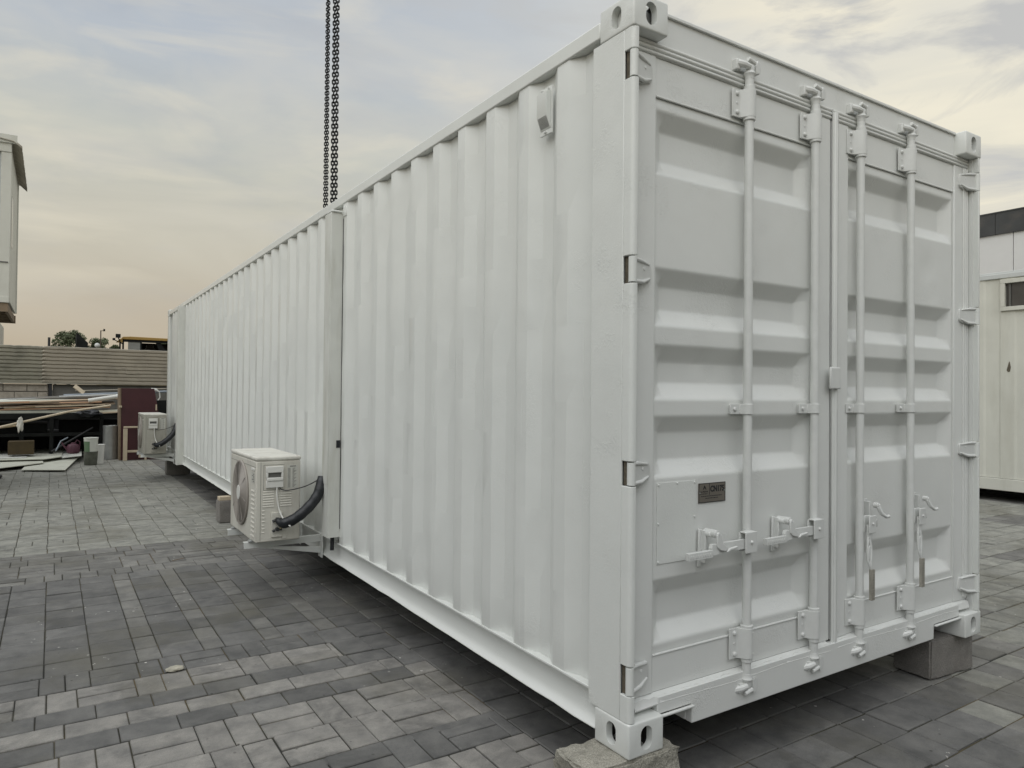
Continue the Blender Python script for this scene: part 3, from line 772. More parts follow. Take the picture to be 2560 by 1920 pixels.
def handle_v(bx, D, zc):
    """lever hanging down beside its bar"""
    mb = MB()
    mb.box(bx + .004, bx + .058, -.014, -.008, zc - .052, zc + .026); mb.box(bx + .006, bx + .058, .012, .018, zc - .050, zc + .024)
    mb.box(bx + .052, bx + .058, -.014, .018, zc - .046, zc + .020)
    mb.tube([(bx + .030, -.013, zc - .010), (bx + .030, -.020, zc - .010)], [.0065, .005], 12)
    mb.build('handle_hub', M['gear_paint'], D, .004, seg=3)
    mb = MB(); z = zc - .045
    mb.box(bx + .012, bx + .038, -.008, .006, z - .030, z + .03)
    mb.tube([(bx + .018, -.002, z - .02), (bx + .030, -.004, z - .06), (bx + .031, -.005, z - .10), (bx + .022, -.008, z - .135), (bx + .030, -.010, z - .165)], [.006, .007, .007, .006, .006], 8)
    mb.tube([(bx + .016, .0, z - .02), (bx + .012, .0, z - .07), (bx + .008, -.004, z - .125), (bx + .022, -.010, z - .165)], [.006, .006, .006, .006], 8)
    mb.prism([(bx + .012, z - .07), (bx + .028, z - .055), (bx + .032, z - .09), (bx + .022, z - .125), (bx + .010, z - .115)], 1, -.007, -.001)
    mb.build('handle', M['gear_paint'], D, .002)
    mb = MB(); mb.box(bx + .016, bx + .040, -.018, -.004, z - .300, z - .165)
    for i in range(10): mb.box(bx + .0205, bx + .0355, -.0195, -.0175, z - .292 + i * .0118, z - .286 + i * .0118)
    o = mb.build('handle_grip', M['steel_bare'], D, .003, seg=3)
    mb = MB(); kx = bx + .075
    mb.box(kx - .004, kx + .006, .026, .060, zc - .045, zc + .080)
    mb.box(kx - .010, kx + .024, .052, .0595, zc - .060, zc + .088)
    mb.tube([(kx + .014, .016, zc + .065), (kx + .014, -.006, zc + .065)], .0125, 14)
    mb.tube([(kx + .014, -.006, zc + .065), (kx + .014, -.013, zc + .065)], [.0085, .007], 12)
    mb.tube([(kx + .014, -.004, zc + .060), (kx + .022, -.014, zc + .030), (kx + .046, -.022, zc + .014), (kx + .066, -.024, zc + .016)], [.010, .009, .007, .0085], 10)
    mb.tube([(kx + .012, .010, zc + .00), (kx + .022, .010, zc - .030)], [.010, .008], 8)
    mb.build('handle_catch', M['gear_paint'], D, .002)
handle_v(1.387, DR, .672); handle_v(1.806, DR, .672)

# blank placard and identification plate
mb = MB(); mb.box(.182, .380, .0605, .0636, .618, .908)
for p in ((.188, .900), (.282, .902), (.372, .900), (.188, .762), (.372, .774), (.188, .626)): mb.tube([(p[0], .0605, p[1]), (p[0], .0568, p[1])], [.0052, .0035], 10)
o = mb.build('placard', M['post_paint'], DL, .001)
mb = MB(); mb.box(.394, .540, .0600, .0636, .820, .893); sg = cpart(mb, 'sign_plate', M['plate'], .0006)
sg['label'] = 'small dark bronze plate reading CN175'
mb = MB()
for a in (((.394, .540, .0594, .0600, .8905, .893)), (.394, .540, .0594, .0600, .820, .8225), (.394, .3965, .0594, .06, .8225, .8905), (.5375, .540, .0594, .06, .8225, .8905), (.4505, .4525, .0594, .06, .848, .8905)): mb.box(*a)
mb.build('sign_border', M['seal'], sg)
mb = MB()
for p in ((.4005, .857), (.5325, .861)): mb.tube([(p[0], .060, p[1]), (p[0], .0565, p[1])], [.003, .002], 10)
build_each(mb, 'rivet', M['galv'], sg)
def text(body, x, z, size, sx=1.0, mat=None, parent=None, name='lettering', y=.0596, extr=.0003, bold=0.0):
    cu = bpy.data.curves.new('t', 'FONT'); cu.body = body; cu.size = size; cu.extrude = extr; cu.offset = bold; cu.space_character = 1.0
    to = bpy.data.objects.new('t', cu); COL.objects.link(to)
    bpy.context.view_layer.update()
    me = bpy.data.meshes.new_from_object(to.evaluated_get(bpy.context.evaluated_depsgraph_get()))
    bpy.data.objects.remove(to); bpy.data.curves.remove(cu)
    for v in me.vertices:
        a, b_, c_ = v.co; v.co = (x + a * sx, y - c_, z + b_)
    me.materials.clear(); me.materials.append(mat); o = bpy.data.objects.new(name, me); COL.objects.link(o); o.parent = parent; return o
text('CN175', .456, .8600, .0300, .86, M['seal'], sg, bold=.0013)
text('AA PREFAB', .402, .8585, .0080, 1.05, M['seal'], sg)
mb = MB()
for q in ([(.416, .869), (.4195, .869), (.4255, .8805), (.424, .8845)], [(.424, .8845), (.4255, .8805), (.4275, .8745), (.4335, .869), (.4305, .869)][:4], [(.4255, .8845), (.4235, .8805), (.4315, .869), (.4355, .869)], [(.4215, .8725), (.4235, .8725), (.4275, .8775), (.426, .8785)]):
    mb.prism(q, 1, .0593, .0598)
mb.build('emblem', M['seal'], sg)
mb = MB()
for z, a, b_ in ((.8530, .402, .440), (.8440, .407, .520), (.8360, .430, .498)):
    x = a
    while x < b_:
        l_ = random.uniform(.003, .009); mb.box(x, min(x + l_, b_), .0594, .0598, z - .0013, z + .0013); x += l_ + .0022
mb.build('small_print', M['seal'], sg)

# wall vent near the top front corner of the long side
mb = MB()
mb.box(.002, .0095, .470, .548, 2.250, 2.437)
mb.prism([(.0015, 2.418), (-.020, 2.412), (-.020, 2.318), (.0005, 2.270), (.0015, 2.270)], 1, .476, .542)
v = cpart(mb, 'wall_vent', M['paint'], .002)
mb = MB()
nrm = Vector((-.048, 0, -.0205)).normalized()
for i in range(9):
    for j in range(8):
        t = (j + .9) / 9.5; x = -.020 + .0205 * t; z = 2.318 - .048 * t; y = .480 + .058 * (i + .4) / 9
        c0 = Vector((x, y, z)); mb.obox(c0 + nrm * .0004, (.001, .0036, .0034), Matrix.Rotation(math.atan2(.0205, .048), 3, 'Y'))
mb.build('vent_grille', M['seal'], v, smooth=None)
mb = MB()
for y, z in ((.487, 2.428), (.531, 2.430), (.508, 2.259)): mb.tube([(.002, y, z), (-.008, y, z)], [.0065, .005], 8)
build_each(mb, 'bolt', M['gear_paint'], v)

# cable trunking, two vertical ducts on the long side
def trunk(y0, y1, z0, z1, d, ty):
    mb = MB(); mb.prism([(-d, y0), (-d, y1), (.045, y1), (.045, y0)], 2, z0, z1)
    o = cpart(mb, 'cable_trunking', M['trunk'], .002); return o
tk = trunk(2.862, 2.985, .245, 2.425, .076, 0)
mb = MB(); mb.box(.0045, .0085, 2.8575, 2.8612, .30, 2.39); mb.build('gap_seal', M['seal'], tk)
tk['label'] = 'grimy vertical cable trunking beside the nearer outdoor unit'
mb = MB(); mb.box(.002, .044, 2.80, 2.861, 2.40, 2.47); mb.box(-.0762, .0, 2.85, 2.96, 2.426, 2.44); mb.build('trunking_cap', M['paint'], tk, .006)
mb = MB(); mb.box(-.0785, -.0762, 2.868, 2.984, .60, 2.42); mb.build('trunking_cover', M['trunk'], tk, .001)
mb = MB(); mb.box(-.024, .002, 2.8595, 2.8618, .845, .895); mb.build('black_tape', M['black'], tk)
mb = MB(); mb.tube([(-.02, 2.925, .30), (-.022, 2.922, .22), (-.026, 2.915, .15)], .014, 8); mb.build('cable_end', M['black'], tk)
tk2 = trunk(9.650, 9.80, .12, 2.462, .080, 0)
tk2['label'] = 'clean vertical cable trunking near the far end of the container'
mb = MB(); mb.box(-.03, .02, 9.645, 9.6495, .4, 2.3); mb.build('trunking_cover', M['trunk'], tk2, .001)

# ================================================================ OUTDOOR UNITS
def ac_unit():
    """local frame: x -.1475 (fan side) .. .1475 (container side), y -.39 (near) .. .39, z 0 .. .57"""
    r = empty('outdoor_unit', (0, 0, 0), '', 'air conditioner')
    X = .1475; Y = .39
    mb = MB(); mb.box(-X, X, -Y, Y, .0, .540); mb.build('casing', M['ac'], r, .008, seg=3)
    mb = MB(); mb.box(-X - .003, X + .003, -Y - .003, Y + .003, .5405, .570); mb.build('lid', M['ac_top'], r, .012, seg=4)
    mb = MB(); mb.box(-X - .0012, -X - .0002, -Y + .004, Y - .004, .5, .502)
    mb.box(-X + .030, -X + .032, -Y - .0012, -Y - .0002, .006, .536); 
    mb.box(-X + .049, -X + .051, -Y - .0012, -Y - .0002, .345, .515); mb.box(-X + .051, -X + .185, -Y - .0012, -Y - .0002, .345, .347); mb.box(-X + .051, -X + .185, -Y - .0012, -Y - .0002, .513, .515)
    mb.build('panel_joint', M['ink'], r, smooth=None)
    # fan guard on the -x face
    fc = (-X - .020, .03, .290); R = .218
    mb = MB()
    for i in range(21): mb.ring((fc[0] + .006 * (i / 20) ** 3, fc[1], fc[2]), .052 + (R - .056) * i / 20, .0026, 0, 44, 5)
    for k in range(8):
        a = 2 * pi * k / 8 + .2; mb.tube([(fc[0], fc[1] + .05 * cos(a), fc[2] + .05 * sin(a)), (fc[0], fc[1] + R * cos(a), fc[2] + R * sin(a))], .002, 5)
    mb.build('fan_guard', M['grille'], r)
    mb = MB(); mb.ring((-X - .008, fc[1], fc[2]), R + .002, .009, 0, 48, 8); mb.build('fan_rim', M['grille'], r)
    mb = MB(); mb.tube([(-X - .0006, fc[1], fc[2]), (-X - .0016, fc[1], fc[2])], R - .004, 48); mb.build('fan_opening', M['fan_back'], r)
    mb = MB(); mb.tube([(fc[0] + .006, fc[1], fc[2]), (fc[0] - .004, fc[1], fc[2])], [.054, .050], 28); mb.build('fan_hub', M['white_pl'], r, .002)
    # louvre strip and stickers beside the fan, at the near end of the fan side
    mb = MB()
    for i in range(11): mb.prism([(-X, .030 + i * .030), (-X - .005, .036 + i * .030), (-X, .046 + i * .030)], 1, -Y + .030, -Y + .120)
    mb.build('louvre', M['ac'], r)
    mb = MB(); mb.box(-X - .0016, -X - .0004, -Y + .035, -Y + .12, .392, .462); st = mb.build('sticker', M['label'], r)
    mb = MB()
    for i in range(5): mb.box(-X - .0022, -X - .0017, -Y + .045, -Y + .075 + .03 * (i % 2), .400 + i * .012, .405 + i * .012)
    mb.build('sticker_print', M['ink'], st, smooth=None)
    mb = MB(); mb.box(-X - .006, -X, -Y + .03, -Y + .12, .475, .492); mb.build('badge', M['white_pl'], r, .002)
    # near end: service cover, rating label, pressed slots, valves
    n = -Y
    mb = MB()
    mb.box(-X + .062, -X + .176, n - .020, n, .362, .408); mb.box(-X + .066, -X + .174, n - .026, n, .408, .430)
    mb.box(-X + .062, -X + .176, n - .020, n, .4625, .505); mb.box(-X + .062, -X + .076, n - .020, n, .430, .4625); mb.box(-X + .162, -X + .176, n - .020, n, .430, .4625)
    mb.build('service_cover', M['white_pl'], r, .004, seg=3)
    mb = MB(); mb.box(-X + .077, -X + .161, n - .005, n, .4305, .462); mb.build('grip_recess', M['ink'], r)
    mb = MB(); mb.box(-X + .205, -X + .278, n - .0016, n - .0003, .352, .508); lb = mb.build('rating_label', M['label'], r)
    mb = MB()
    mb.box(-X + .222, -X + .262, n - .0022, n - .0017, .497, .503)
    for i in range(17):
        z = .358 + i * .0079
        mb.box(-X + .209, -X + .226, n - .0022, n - .0017, z, z + .0028); mb.box(-X + .240, -X + .252 + .02 * ((i * 7) % 3) / 3, n - .0022, n - .0017, z, z + .0028)
    mb.build('label_print', M['ink'], lb, smooth=None)
    mb = MB()
    for i in range(7):
        z = .232 + i * .0165
        for a, b_ in ((.045, .118), (.140, .152), (.160, .235)):
            mb.prism([(n, z + .011), (n - .0045, z + .002), (n, z)], 0, -X + a, -X + b_)
    for i in range(7): mb.prism([(n, .07 + i * .024), (n - .004, .064 + i * .024), (n, .060 + i * .024)], 0, -X + .04, -X + .058)
    mb.build('pressed_slot', M['ac'], r)
    mb = MB(); mb.box(-X + .100, -X + .172, n - .014, n, .03, .195); mb.box(-X + .172, -X + .205, n - .006, n, .012, .075); mb.build('valve_plate', M['ac'], r, .008, seg=3)
    for z in (.150, .085):
        mb = MB(); mb.tube([(-X + .135, n - .012, z), (-X + .135, n - .045, z)], .0125, 6); mb.tube([(-X + .135, n - .030, z), (-X + .165, n - .034, z)], .010, 6)
        mb.tube([(-X + .120, n - .030, z - .004), (-X + .105, n - .030, z - .012)], .009, 6)
        mb.build('valve', M['seal'], r)
    mb = MB(); mb.tube([(-X + .150, n - .034, .085), (-X + .165, n - .04, .10), (-X + .178, n - .045, .11)], .006, 8); mb.build('copper_pipe', M['brass'], r)
    for s in (-1, 1):
        mb = MB(); mb.box(-X - .018, X + .018, s * .27 - .02, s * .27 + .02, -.012, -.0005); mb.build('foot', M['galv'], r, .002)
    # wrapped pipes and cables that leave for the wall
    P = [(-.012, n - .030, .150), (.010, n - .060, .128), (.055, n - .090, .142), (.110, n - .110, .178), (.165, n - .122, .228), (.212, n - .128, .285), (.243, n - .124, .345), (.256, n - .115, .400), (.262, n - .108, .430)]
    pts = []
    for i in range(len(P) - 1):
        for q in range(5):
            t = q / 5; p0, p1, p2, p3 = [Vector(P[max(0, min(len(P) - 1, i + k))]) for k in (-1, 0, 1, 2)]
            pts.append(.5 * ((2 * p1) + (p2 - p0) * t + (2 * p0 - 5 * p1 + 4 * p2 - p3) * t * t + (3 * p1 - p0 - 3 * p2 + p3) * t ** 3))
    pts.append(Vector(P[-1])); m_ = len(pts)
    rr = [.016 + min(1, i / 7) * .020 + .0011 * sin(i * 1.3) - (.010 * max(0, (i - m_ + 9)) / 9) for i in range(m_)]
    mb = MB(); mb.tube(pts, rr, 14); mb.build('wrapped_pipe', M['black'], r, smooth=60)
    mb = MB()
    def spline(P, k=6):
        o_ = []
        for i in range(len(P) - 1):
            p0, p1, p2, p3 = [Vector(P[max(0, min(len(P) - 1, i + q))]) for q in (-1, 0, 1, 2)]
            for q in range(k):
                t = q / k; o_.append(.5 * ((2 * p1) + (p2 - p0) * t + (2 * p0 - 5 * p1 + 4 * p2 - p3) * t * t + (3 * p1 - p0 - 3 * p2 + p3) * t ** 3))
        o_.append(Vector(P[-1])); return o_
    mb.tube(spline([(-X + .145, n - .012, .366), (-X + .175, n - .03, .343), (-X + .24, n - .06, .350), (-X + .32, n - .09, .375), (-X + .40, n - .112, .420)]), .0036, 8)
    mb.build('power_cable', M['seal'], r)
    mb = MB(); mb.tube(spline([(-X + .133, n - .014, .366), (-X + .134, n - .020, .29), (-X + .150, n - .035, .20), (-X + .175, n - .08, .140), (-X + .195, n - .125, .115)]), .0052, 8); mb.build('cable', M['white_pl'], r)
    return r
ac1 = ac_unit(); ac1.location = (-.3375, 3.49, .212)
tag(ac1, 'nearer outdoor air conditioner unit, its black pipe running into the grimy trunking', 'air conditioner', 'outdoor units hung on the long side')
M['ac_old'] = material('ac_casing_old', (.36, .35, .30), .5, var=.06, vscale=5, dirt=(.17, .16, .12), dscale=6, damt=.6, streak=True)
ac2 = copy_tree(ac1)
for q in kids(ac2):
    if q.type == 'MESH' and q.data.materials and q.data.materials[0] == M['ac']: q.material_slots[0].link = 'OBJECT'; q.material_slots[0].material = M['ac_old']
ac2.location = (-.285, 10.82, .235); ac2.scale = (1.08, 1.08, 1.08)
tag(ac2, 'farther outdoor air conditioner unit, in front of the tall maroon board', 'air conditioner', 'outdoor units hung on the long side')

def bracket(y, label, z=.175, reach=.53):
    e = empty('wall_bracket', (0, y, z), label, 'bracket', 'welded steel brackets under the outdoor units')
    mb = MB(); mb.box(-reach, -.001, -.018, -.013, -.022, .022); mb.box(-reach, -.001, -.0125, .018, .0175, .0220); mb.build('arm', M['paint'], e, .001)
    mb = MB()
    d = Vector((reach - .11, 0, -.085)); 
    mb.add([(-reach + .09, -.012, -.0225), (-reach + .16, -.012, -.0225), (-.001, -.012, -.060), (-.001, -.012, -.108), (-reach + .09, -.007, -.0225), (-reach + .16, -.007, -.0225), (-.001, -.007, -.060), (-.001, -.007, -.108)],
           [(0, 1, 2, 3), (7, 6, 5, 4), (0, 4, 5, 1), (1, 5, 6, 2), (2, 6, 7, 3), (3, 7, 4, 0)])
    mb.build('brace', M['paint'], e, .001)
    mb = MB(); mb.box(-.006, -.0005, -.055, .035, -.135, .030); mb.build('mounting_plate', M['paint'], e, .001)
    mb = MB(); mb.tube([(-reach + .045, .0, .0225), (-reach + .045, .0, .040)], .011, 6); mb.build('bolt', M['galv'], e)
    return e
bracket(3.235, 'nearest bracket arm, under the near end of the nearer outdoor unit', .178)
bracket(3.76, 'second bracket arm, under the fan end of the nearer outdoor unit', .178)
bracket(10.52, 'bracket arm under the near end of the farther outdoor unit', .200, .47)
bracket(11.09, 'bracket arm under the rear end of the farther outdoor unit', .200, .47)

# ================================================================ BLOCKS UNDER THE CONTAINER
def rough_block(name, c, size, rz, mat, label, cat, seed, amp=.006, group=None, n=9):
    bm = bmesh.new(); bmesh.ops.create_cube(bm, size=1.0)
    bmesh.ops.bevel(bm, geom=bm.edges[:], offset=.035, segments=2, affect='EDGES')
    bmesh.ops.subdivide_edges(bm, edges=[e for e in bm.edges if e.calc_length() > .3], cuts=n, use_grid_fill=True)
    rnd = random.Random(seed)
    from mathutils import noise as mn
    for v in bm.verts:
        p = Vector((v.co.x * size[0], v.co.y * size[1], v.co.z * size[2])); 
        q = mn.noise_vector(p * 14 + Vector((seed, 0, 0))) * amp + mn.noise_vector(p * 45 + Vector((seed, 5, 0))) * amp * .45
        if v.co.z > .49: q.z *= .25
        v.co = p + q + Vector((0, 0, size[2] / 2))
    me = bpy.data.meshes.new(name); bm.to_mesh(me); bm.free(); me.materials.append(mat)
    me.polygons.foreach_set('use_smooth', [True] * len(me.polygons)); me.set_sharp_from_angle(angle=RAD(45))
    o = bpy.data.objects.new(name, me); COL.objects.link(o); o.location = c; o.rotation_euler = (0, 0, rz)
    return tag(o, label, cat, group)
GB = 'concrete blocks holding up the container'
rough_block('concrete_block', (.033, .090, G), (.395, .185, .199), RAD(-6), M['concrete'], 'pale pitted concrete block under the near front corner of the container', 'block', 1, .015, GB, 14)
rough_block('concrete_block', (2.283, .160, G), (.375, .20, .199), RAD(-5), M['concrete_dk'], 'smooth dark concrete block under the right-hand front corner of the container', 'block', 2, .0035, GB)
rough_block('concrete_block', (.075, 6.40, G), (.36, .20, .235), 0, M['concrete_dk'], 'dark concrete block with a wooden batten on top, midway under the long side', 'block', 3, .005, GB)
rough_block('concrete_block', (.17, 11.36, G), (.36, .22, .305), 0, M['concrete_dk'], 'concrete block under the far corner of the long side', 'block', 4, .005, GB)
rough_block('concrete_block', (2.28, 6.40, G), (.36, .20, .235), 0, M['concrete_dk'], 'concrete block midway under the hidden long side of the container', 'block', 5, .005, GB)
rough_block('concrete_block', (2.28, 11.36, G), (.36, .22, .305), 0, M['concrete_dk'], 'concrete block under the hidden far corner of the container', 'block', 6, .005, GB)
mb = MB(); mb.box(-.16, .17, -.06, .04, 0, .040); o = mb.build('wooden_batten', M['cream'], None, .004); o.location = (.055, 6.40, G + .236)
tag(o, 'short pale wooden batten between the middle block and the container rail', 'batten')

# ================================================================ CHAINS
def chain_mesh():
    mb = MB(); p = .0418; n = 132
    for i in range(n):
        pts = []; R = .0155; h = .0180
        for k in range(14):
            a = 2 * pi * k / 14; u = R * cos(a); v_ = R * sin(a) + (h if sin(a) > 0 else -h) * .62
            pts.append((u, v_))
        b = len(mb.v); r = .0080; N = 14; m_ = 6; vs = []
        for k, (u, v_) in enumerate(pts):
            pu, pv = pts[(k + 1) % N]; qu, qv = pts[k - 1]; t = Vector((pu - qu, pv - qv)).normalized(); nn = Vector((t.y, -t.x))
            for j in range(m_):
                a = 2 * pi * j / m_; du = nn * (r * cos(a)); dw = r * sin(a)
                U, V2, W2 = u + du.x, v_ + du.y, dw
                ang = RAD(20) + (pi / 2 if i % 2 else 0) + random.uniform(-.12, .12) * 0
                vs.append((U * cos(ang) - W2 * sin(ang), U * sin(ang) + W2 * cos(ang), i * p + V2 + .03))
        mb.add(vs, [(k * m_ + j, ((k + 1) % N) * m_ + j, ((k + 1) % N) * m_ + (j + 1) % m_, k * m_ + (j + 1) % m_) for k in range(N) for j in range(m_)])
    return mb
chp = chain_mesh().build('lifting_chain', M['chain'])
spots = [(.984, 6.02, -.64, 'thick near chain hanging above the roof, second from the right'), (1.018, 5.998, -.70, 'rightmost of the four black chains above the roof'),
         (1.707, 8.516, -.60, 'leftmost of the four black chains above the roof'), (1.735, 8.498, -.68, 'second chain from the left above the roof, thin and farther away')]
for i, (x, y, a, lb) in enumerate(spots):
    o = chp if i == 0 else chp.copy()
    if i: COL.objects.link(o)
    o.location = (x, y, 2.592); o.rotation_euler = (RAD(.25 if i % 2 else -.2), 0, a)
    tag(o, lb, 'chain', 'black steel lifting chains')

# ================================================================ BACKGROUND, LEFT: wall, hoarding and what stands behind
FY = 18.0
bw = empty('block_wall', (-2, FY, G), 'low pale block wall with a grey rendered stretch, under the corrugated hoarding', 'wall')
def wpart(mb, name, mat, parent, off, **k):
    o = mb.build(name, mat, parent, **k); o.location = Vector(off) * -1; return o
mb = MB(); mb.box(-12, -1.70, FY + .012, FY + .19, G, 1.325); wpart(mb, 'mortar_core', M['mortar'], bw, (-2, FY, G))
mb = MB(); z = G + .0; row = 0
while z < 1.30:
    x = -12 + (.21 if row % 2 else 0) + .06
    while x < -1.72:
        x2 = min(x + .432, -1.712)
        if x2 - x > .06: mb.box(x, x2, FY + random.uniform(-.003, .003), FY + .02, z + .012, min(z + .212, 1.322))
        x += .447
    z += .225; row += 1
wpart(mb, 'block_face', M['wall_block'], bw, (-2, FY, G), bevel=.008)
mb = MB(); mb.box(-1.62, 14, FY + .01, FY + .19, G, 1.326); wpart(mb, 'rendered_wall', M['wall_plain'], bw, (-2, FY, G))
mb = MB(); mb.box(-1.695, -1.625, FY - .05, FY + .11, G, 1.335); wpart(mb, 'steel_upright', M['seal'], bw, (-2, FY, G))

fn = empty('corrugated_hoarding', (-2, FY - .03, 1.33), 'grey brown corrugated metal hoarding on top of the low wall', 'fence')
def sheet(x0, x1, yo, mat, seed, z0=1.345, z1=2.215, dz=0):
    rnd = random.Random(seed); nx = 40; vs = []; fs = []; n = 0
    zs = []; z = z0
    while z < z1: zs += [(z, .0), (z + .010, -.030), (z + .056, -.034), (z + .066, 0.0)]; z += .088
    wob = [rnd.gauss(0, .006) for _ in range(nx + 1)]
    for i in range(nx + 1):
        x = x0 + (x1 - x0) * i / nx
        for z, d in zs: vs.append((x, FY + yo + d + wob[i] * .4 + .006 * sin(x * 1.3 + z * 4), z + wob[i] * .5 + dz * (i / nx) - .006 * sin(x * .9)))
    m_ = len(zs)
    for i in range(nx):
        for k in range(m_ - 1): fs.append((i * m_ + k, (i + 1) * m_ + k, (i + 1) * m_ + k + 1, i * m_ + k + 1))
    mb = MB(); mb.add(vs, fs); o = wpart(mb, 'sheet', mat, fn, (-2, FY - .03, 1.33), smooth=50)
    s = o.modifiers.new('s', 'SOLIDIFY'); s.thickness = .0015
sheet(-9, -4.6, -.03, M['hoard'], 1); sheet(-4.65, -1.79, -.036, M['hoard_green'], 2); sheet(-1.83, 2.6, -.042, M['hoard'], 3); sheet(2.55, 7, -.036, M['hoard'], 4); sheet(6.9, 13.9, -.03, M['hoard'], 5)
mb = MB(); mb.prism([(-.20, 1.745), (-.12, 1.760), (-.095, 1.62), (.08, 1.62), (.08, 1.608), (-.11, 1.605), (-.13, 1.725)], 1, FY - .085, FY - .078); wpart(mb, 'torn_strip', M['hoard'], fn, (-2, FY - .03, 1.33))
mb = MB(); mb.tube([(-9, FY - .06, 1.345), (-2, FY - .065, 1.345), (0, FY - .065, 1.338), (6, FY - .06, 1.35)], .012, 6); wpart(mb, 'bottom_rail', M['hoard_green'], fn, (-2, FY - .03, 1.33))
mb = MB()
for x in (-8, -5.5, -3.2, -.6, 2.2, 5.4, 9, 13): mb.box(x, x + .05, FY + .01, FY + .06, 1.33, 2.19)
wpart(mb, 'fence_post', M['machine'], fn, (-2, FY - .03, 1.33))
def prop(mb, name, mat, label, cat, bevel=0.0, loc=None, **k):
    c_ = loc
    if c_ is None:
        xs = [p[0] for p in mb.v]; ys_ = [p[1] for p in mb.v]; zs = [p[2] for p in mb.v]
        c_ = ((min(xs) + max(xs)) / 2, (min(ys_) + max(ys_)) / 2, min(zs))
    o = mb.build(name, mat, None, bevel, loc=c_, **k); return tag(o, label, cat)
mb = MB(); mb.tube([(-1.705, 18.32, G), (-1.705, 18.32, 2.44)], .028, 10); prop(mb, 'steel_post', M['seal'], 'short black post top sticking up behind the hoarding', 'post')

# loader behind the hoarding (scaled to stand 22 m away)
ld = empty('wheel_loader', (.7, 22.6, G), 'yellow roofed machine cab with black work lamps behind the hoarding', 'loader')
def lpart(mb, name, mat, **k):
    o = mb.build(name, mat, ld, **k); o.location = (-.7, -22.6, -G); return o
mb = MB(); mb.prism([(.06, 2.70), (.10, 2.775), (.30, 2.790), (1.55, 2.775), (1.62, 2.72), (1.62, 2.70)], 1, 22.0, 23.3); lpart(mb, 'cab_roof', M['yellow'], bevel=.02)
mb = MB()
for x in (.09, .56, 1.52):
    for y in (22.04, 23.2): mb.box(x, x + .045, y, y + .045, 1.55, 2.70)
mb.box(.10, 1.56, 22.03, 22.07, 2.63, 2.70); mb.box(.10, 1.56, 22.04, 22.08, 2.0, 2.06); mb.box(.62, 1.50, 22.9, 22.95, 1.6, 2.66)
mb.prism([(1.20, 2.06), (1.52, 2.06), (1.10, 2.64), (.98, 2.64)], 1, 22.05, 22.09)

for o in build_each(mb, 'cab_frame', M['machine'], ld): o.location = (-.7, -22.6, -G)
mb = MB(); mb.box(.24, .56, 22.045, 22.055, 2.06, 2.63); lpart(mb, 'cab_window', M['glass'])
mb = MB(); mb.box(.75, 1.02, 22.5, 22.9, 2.05, 2.50); mb.box(.78, .98, 22.55, 22.7, 2.46, 2.62); lpart(mb, 'driver_seat', M['seal'], bevel=.04)
mb = MB(); mb.box(-.5, 2.9, 21.95, 23.35, .75, 1.55); mb.box(1.65, 3.0, 22.1, 23.2, 1.5, 1.95); lpart(mb, 'body', M['yellow'], bevel=.05)
for x in (-.1, 2.3):
    for y in (21.75, 23.2):
        mb = MB(); mb.tube([(x, y, .42), (x, y + .42, .42)], .62, 28); lpart(mb, 'wheel', M['seal'], bevel=.06)
mb = MB(); mb.box(-.09, .035, 21.9, 22.0, 2.735, 2.845); mb.tube([(-.02, 21.95, 2.735), (.03, 21.97, 2.60), (.10, 22.0, 2.56)], .018, 6); mb.box(-.17, -.10, 21.9, 21.98, 2.655, 2.72); mb.tube([(-.13, 21.94, 2.67), (-.02, 21.95, 2.62)], .014, 6)
lpart(mb, 'work_lamp', M['machine'], bevel=.01)
mb = MB(); mb.prism([(-.08, 2.60), (.09, 2.60), (.09, 2.70), (.02, 2.70)], 1, 21.98, 22.06); lpart(mb, 'mirror_arm', M['yellow'])
mb = MB(); mb.prism([(-1.08, 2.0), (-.80, 2.0), (-.80, 2.52), (-.86, 2.58), (-1.05, 2.78), (-1.08, 2.78)], 1, 21.4, 22.3)
prop(mb, 'steel_bucket', M['machine'], 'dark triangular steel bucket edge rising in front of the trees', 'bucket', bevel=.01)

# far container roof corner at the left edge
mb = MB(); mb.box(-5.2, -2.87, 22, 24.4, .3, 3.06)
fc_ = empty('stacked_container', (-4, 23, G), 'cream container top showing at the left edge behind the hoarding', 'container')
o = mb.build('body', M['cabin'], fc_, .03); o.location = (4, -23, -G)
mb = MB()
for z in (2.75, 2.55): mb.box(-2.8695, -2.86, 22.02, 22.08, z, z + .05)
o = mb.build('door_fitting', M['rust'], fc_); o.location = (4, -23, -G)
mb = MB(); mb.box(-5.1, -2.92, 22.1, 24.3, G, .3); o = mb.build('base', M['dark'], fc_); o.location = (4, -23, -G)

# elevated cabin at the left edge, standing on a hidden lower one
lc = empty('site_cabin', (-3.5, 11, 2.15), 'raised grey and white site cabin with a corrugated awning, at the left edge', 'cabin')
def cpt(mb, name, mat, parent=None, **k):
    o = mb.build(name, mat, parent or lc, **k)
    if parent is None: o.location = (3.5, -11, -2.15)
    return o
CX = -2.135
mb = MB(); mb.box(-4.5, CX - .02, 10.02, 12.10, 2.45, 4.50); cpt(mb, 'wall_panel', M['cabin_grey'])
mb = MB(); mb.box(CX - .115, CX, 9.985, 10.06, 2.42, 4.42); mb.box(-4.5, CX, 9.975, 10.07, 4.42, 4.56); mb.box(-4.5, CX, 9.98, 10.07, 2.38, 2.465); mb.box(CX - .035, CX - .004, 10.071, 12.1, 2.42, 4.50)
mb.box(CX - .03, CX + .012, 12.05, 12.12, 2.42, 4.5); cpt(mb, 'frame', M['cabin'], bevel=.006)
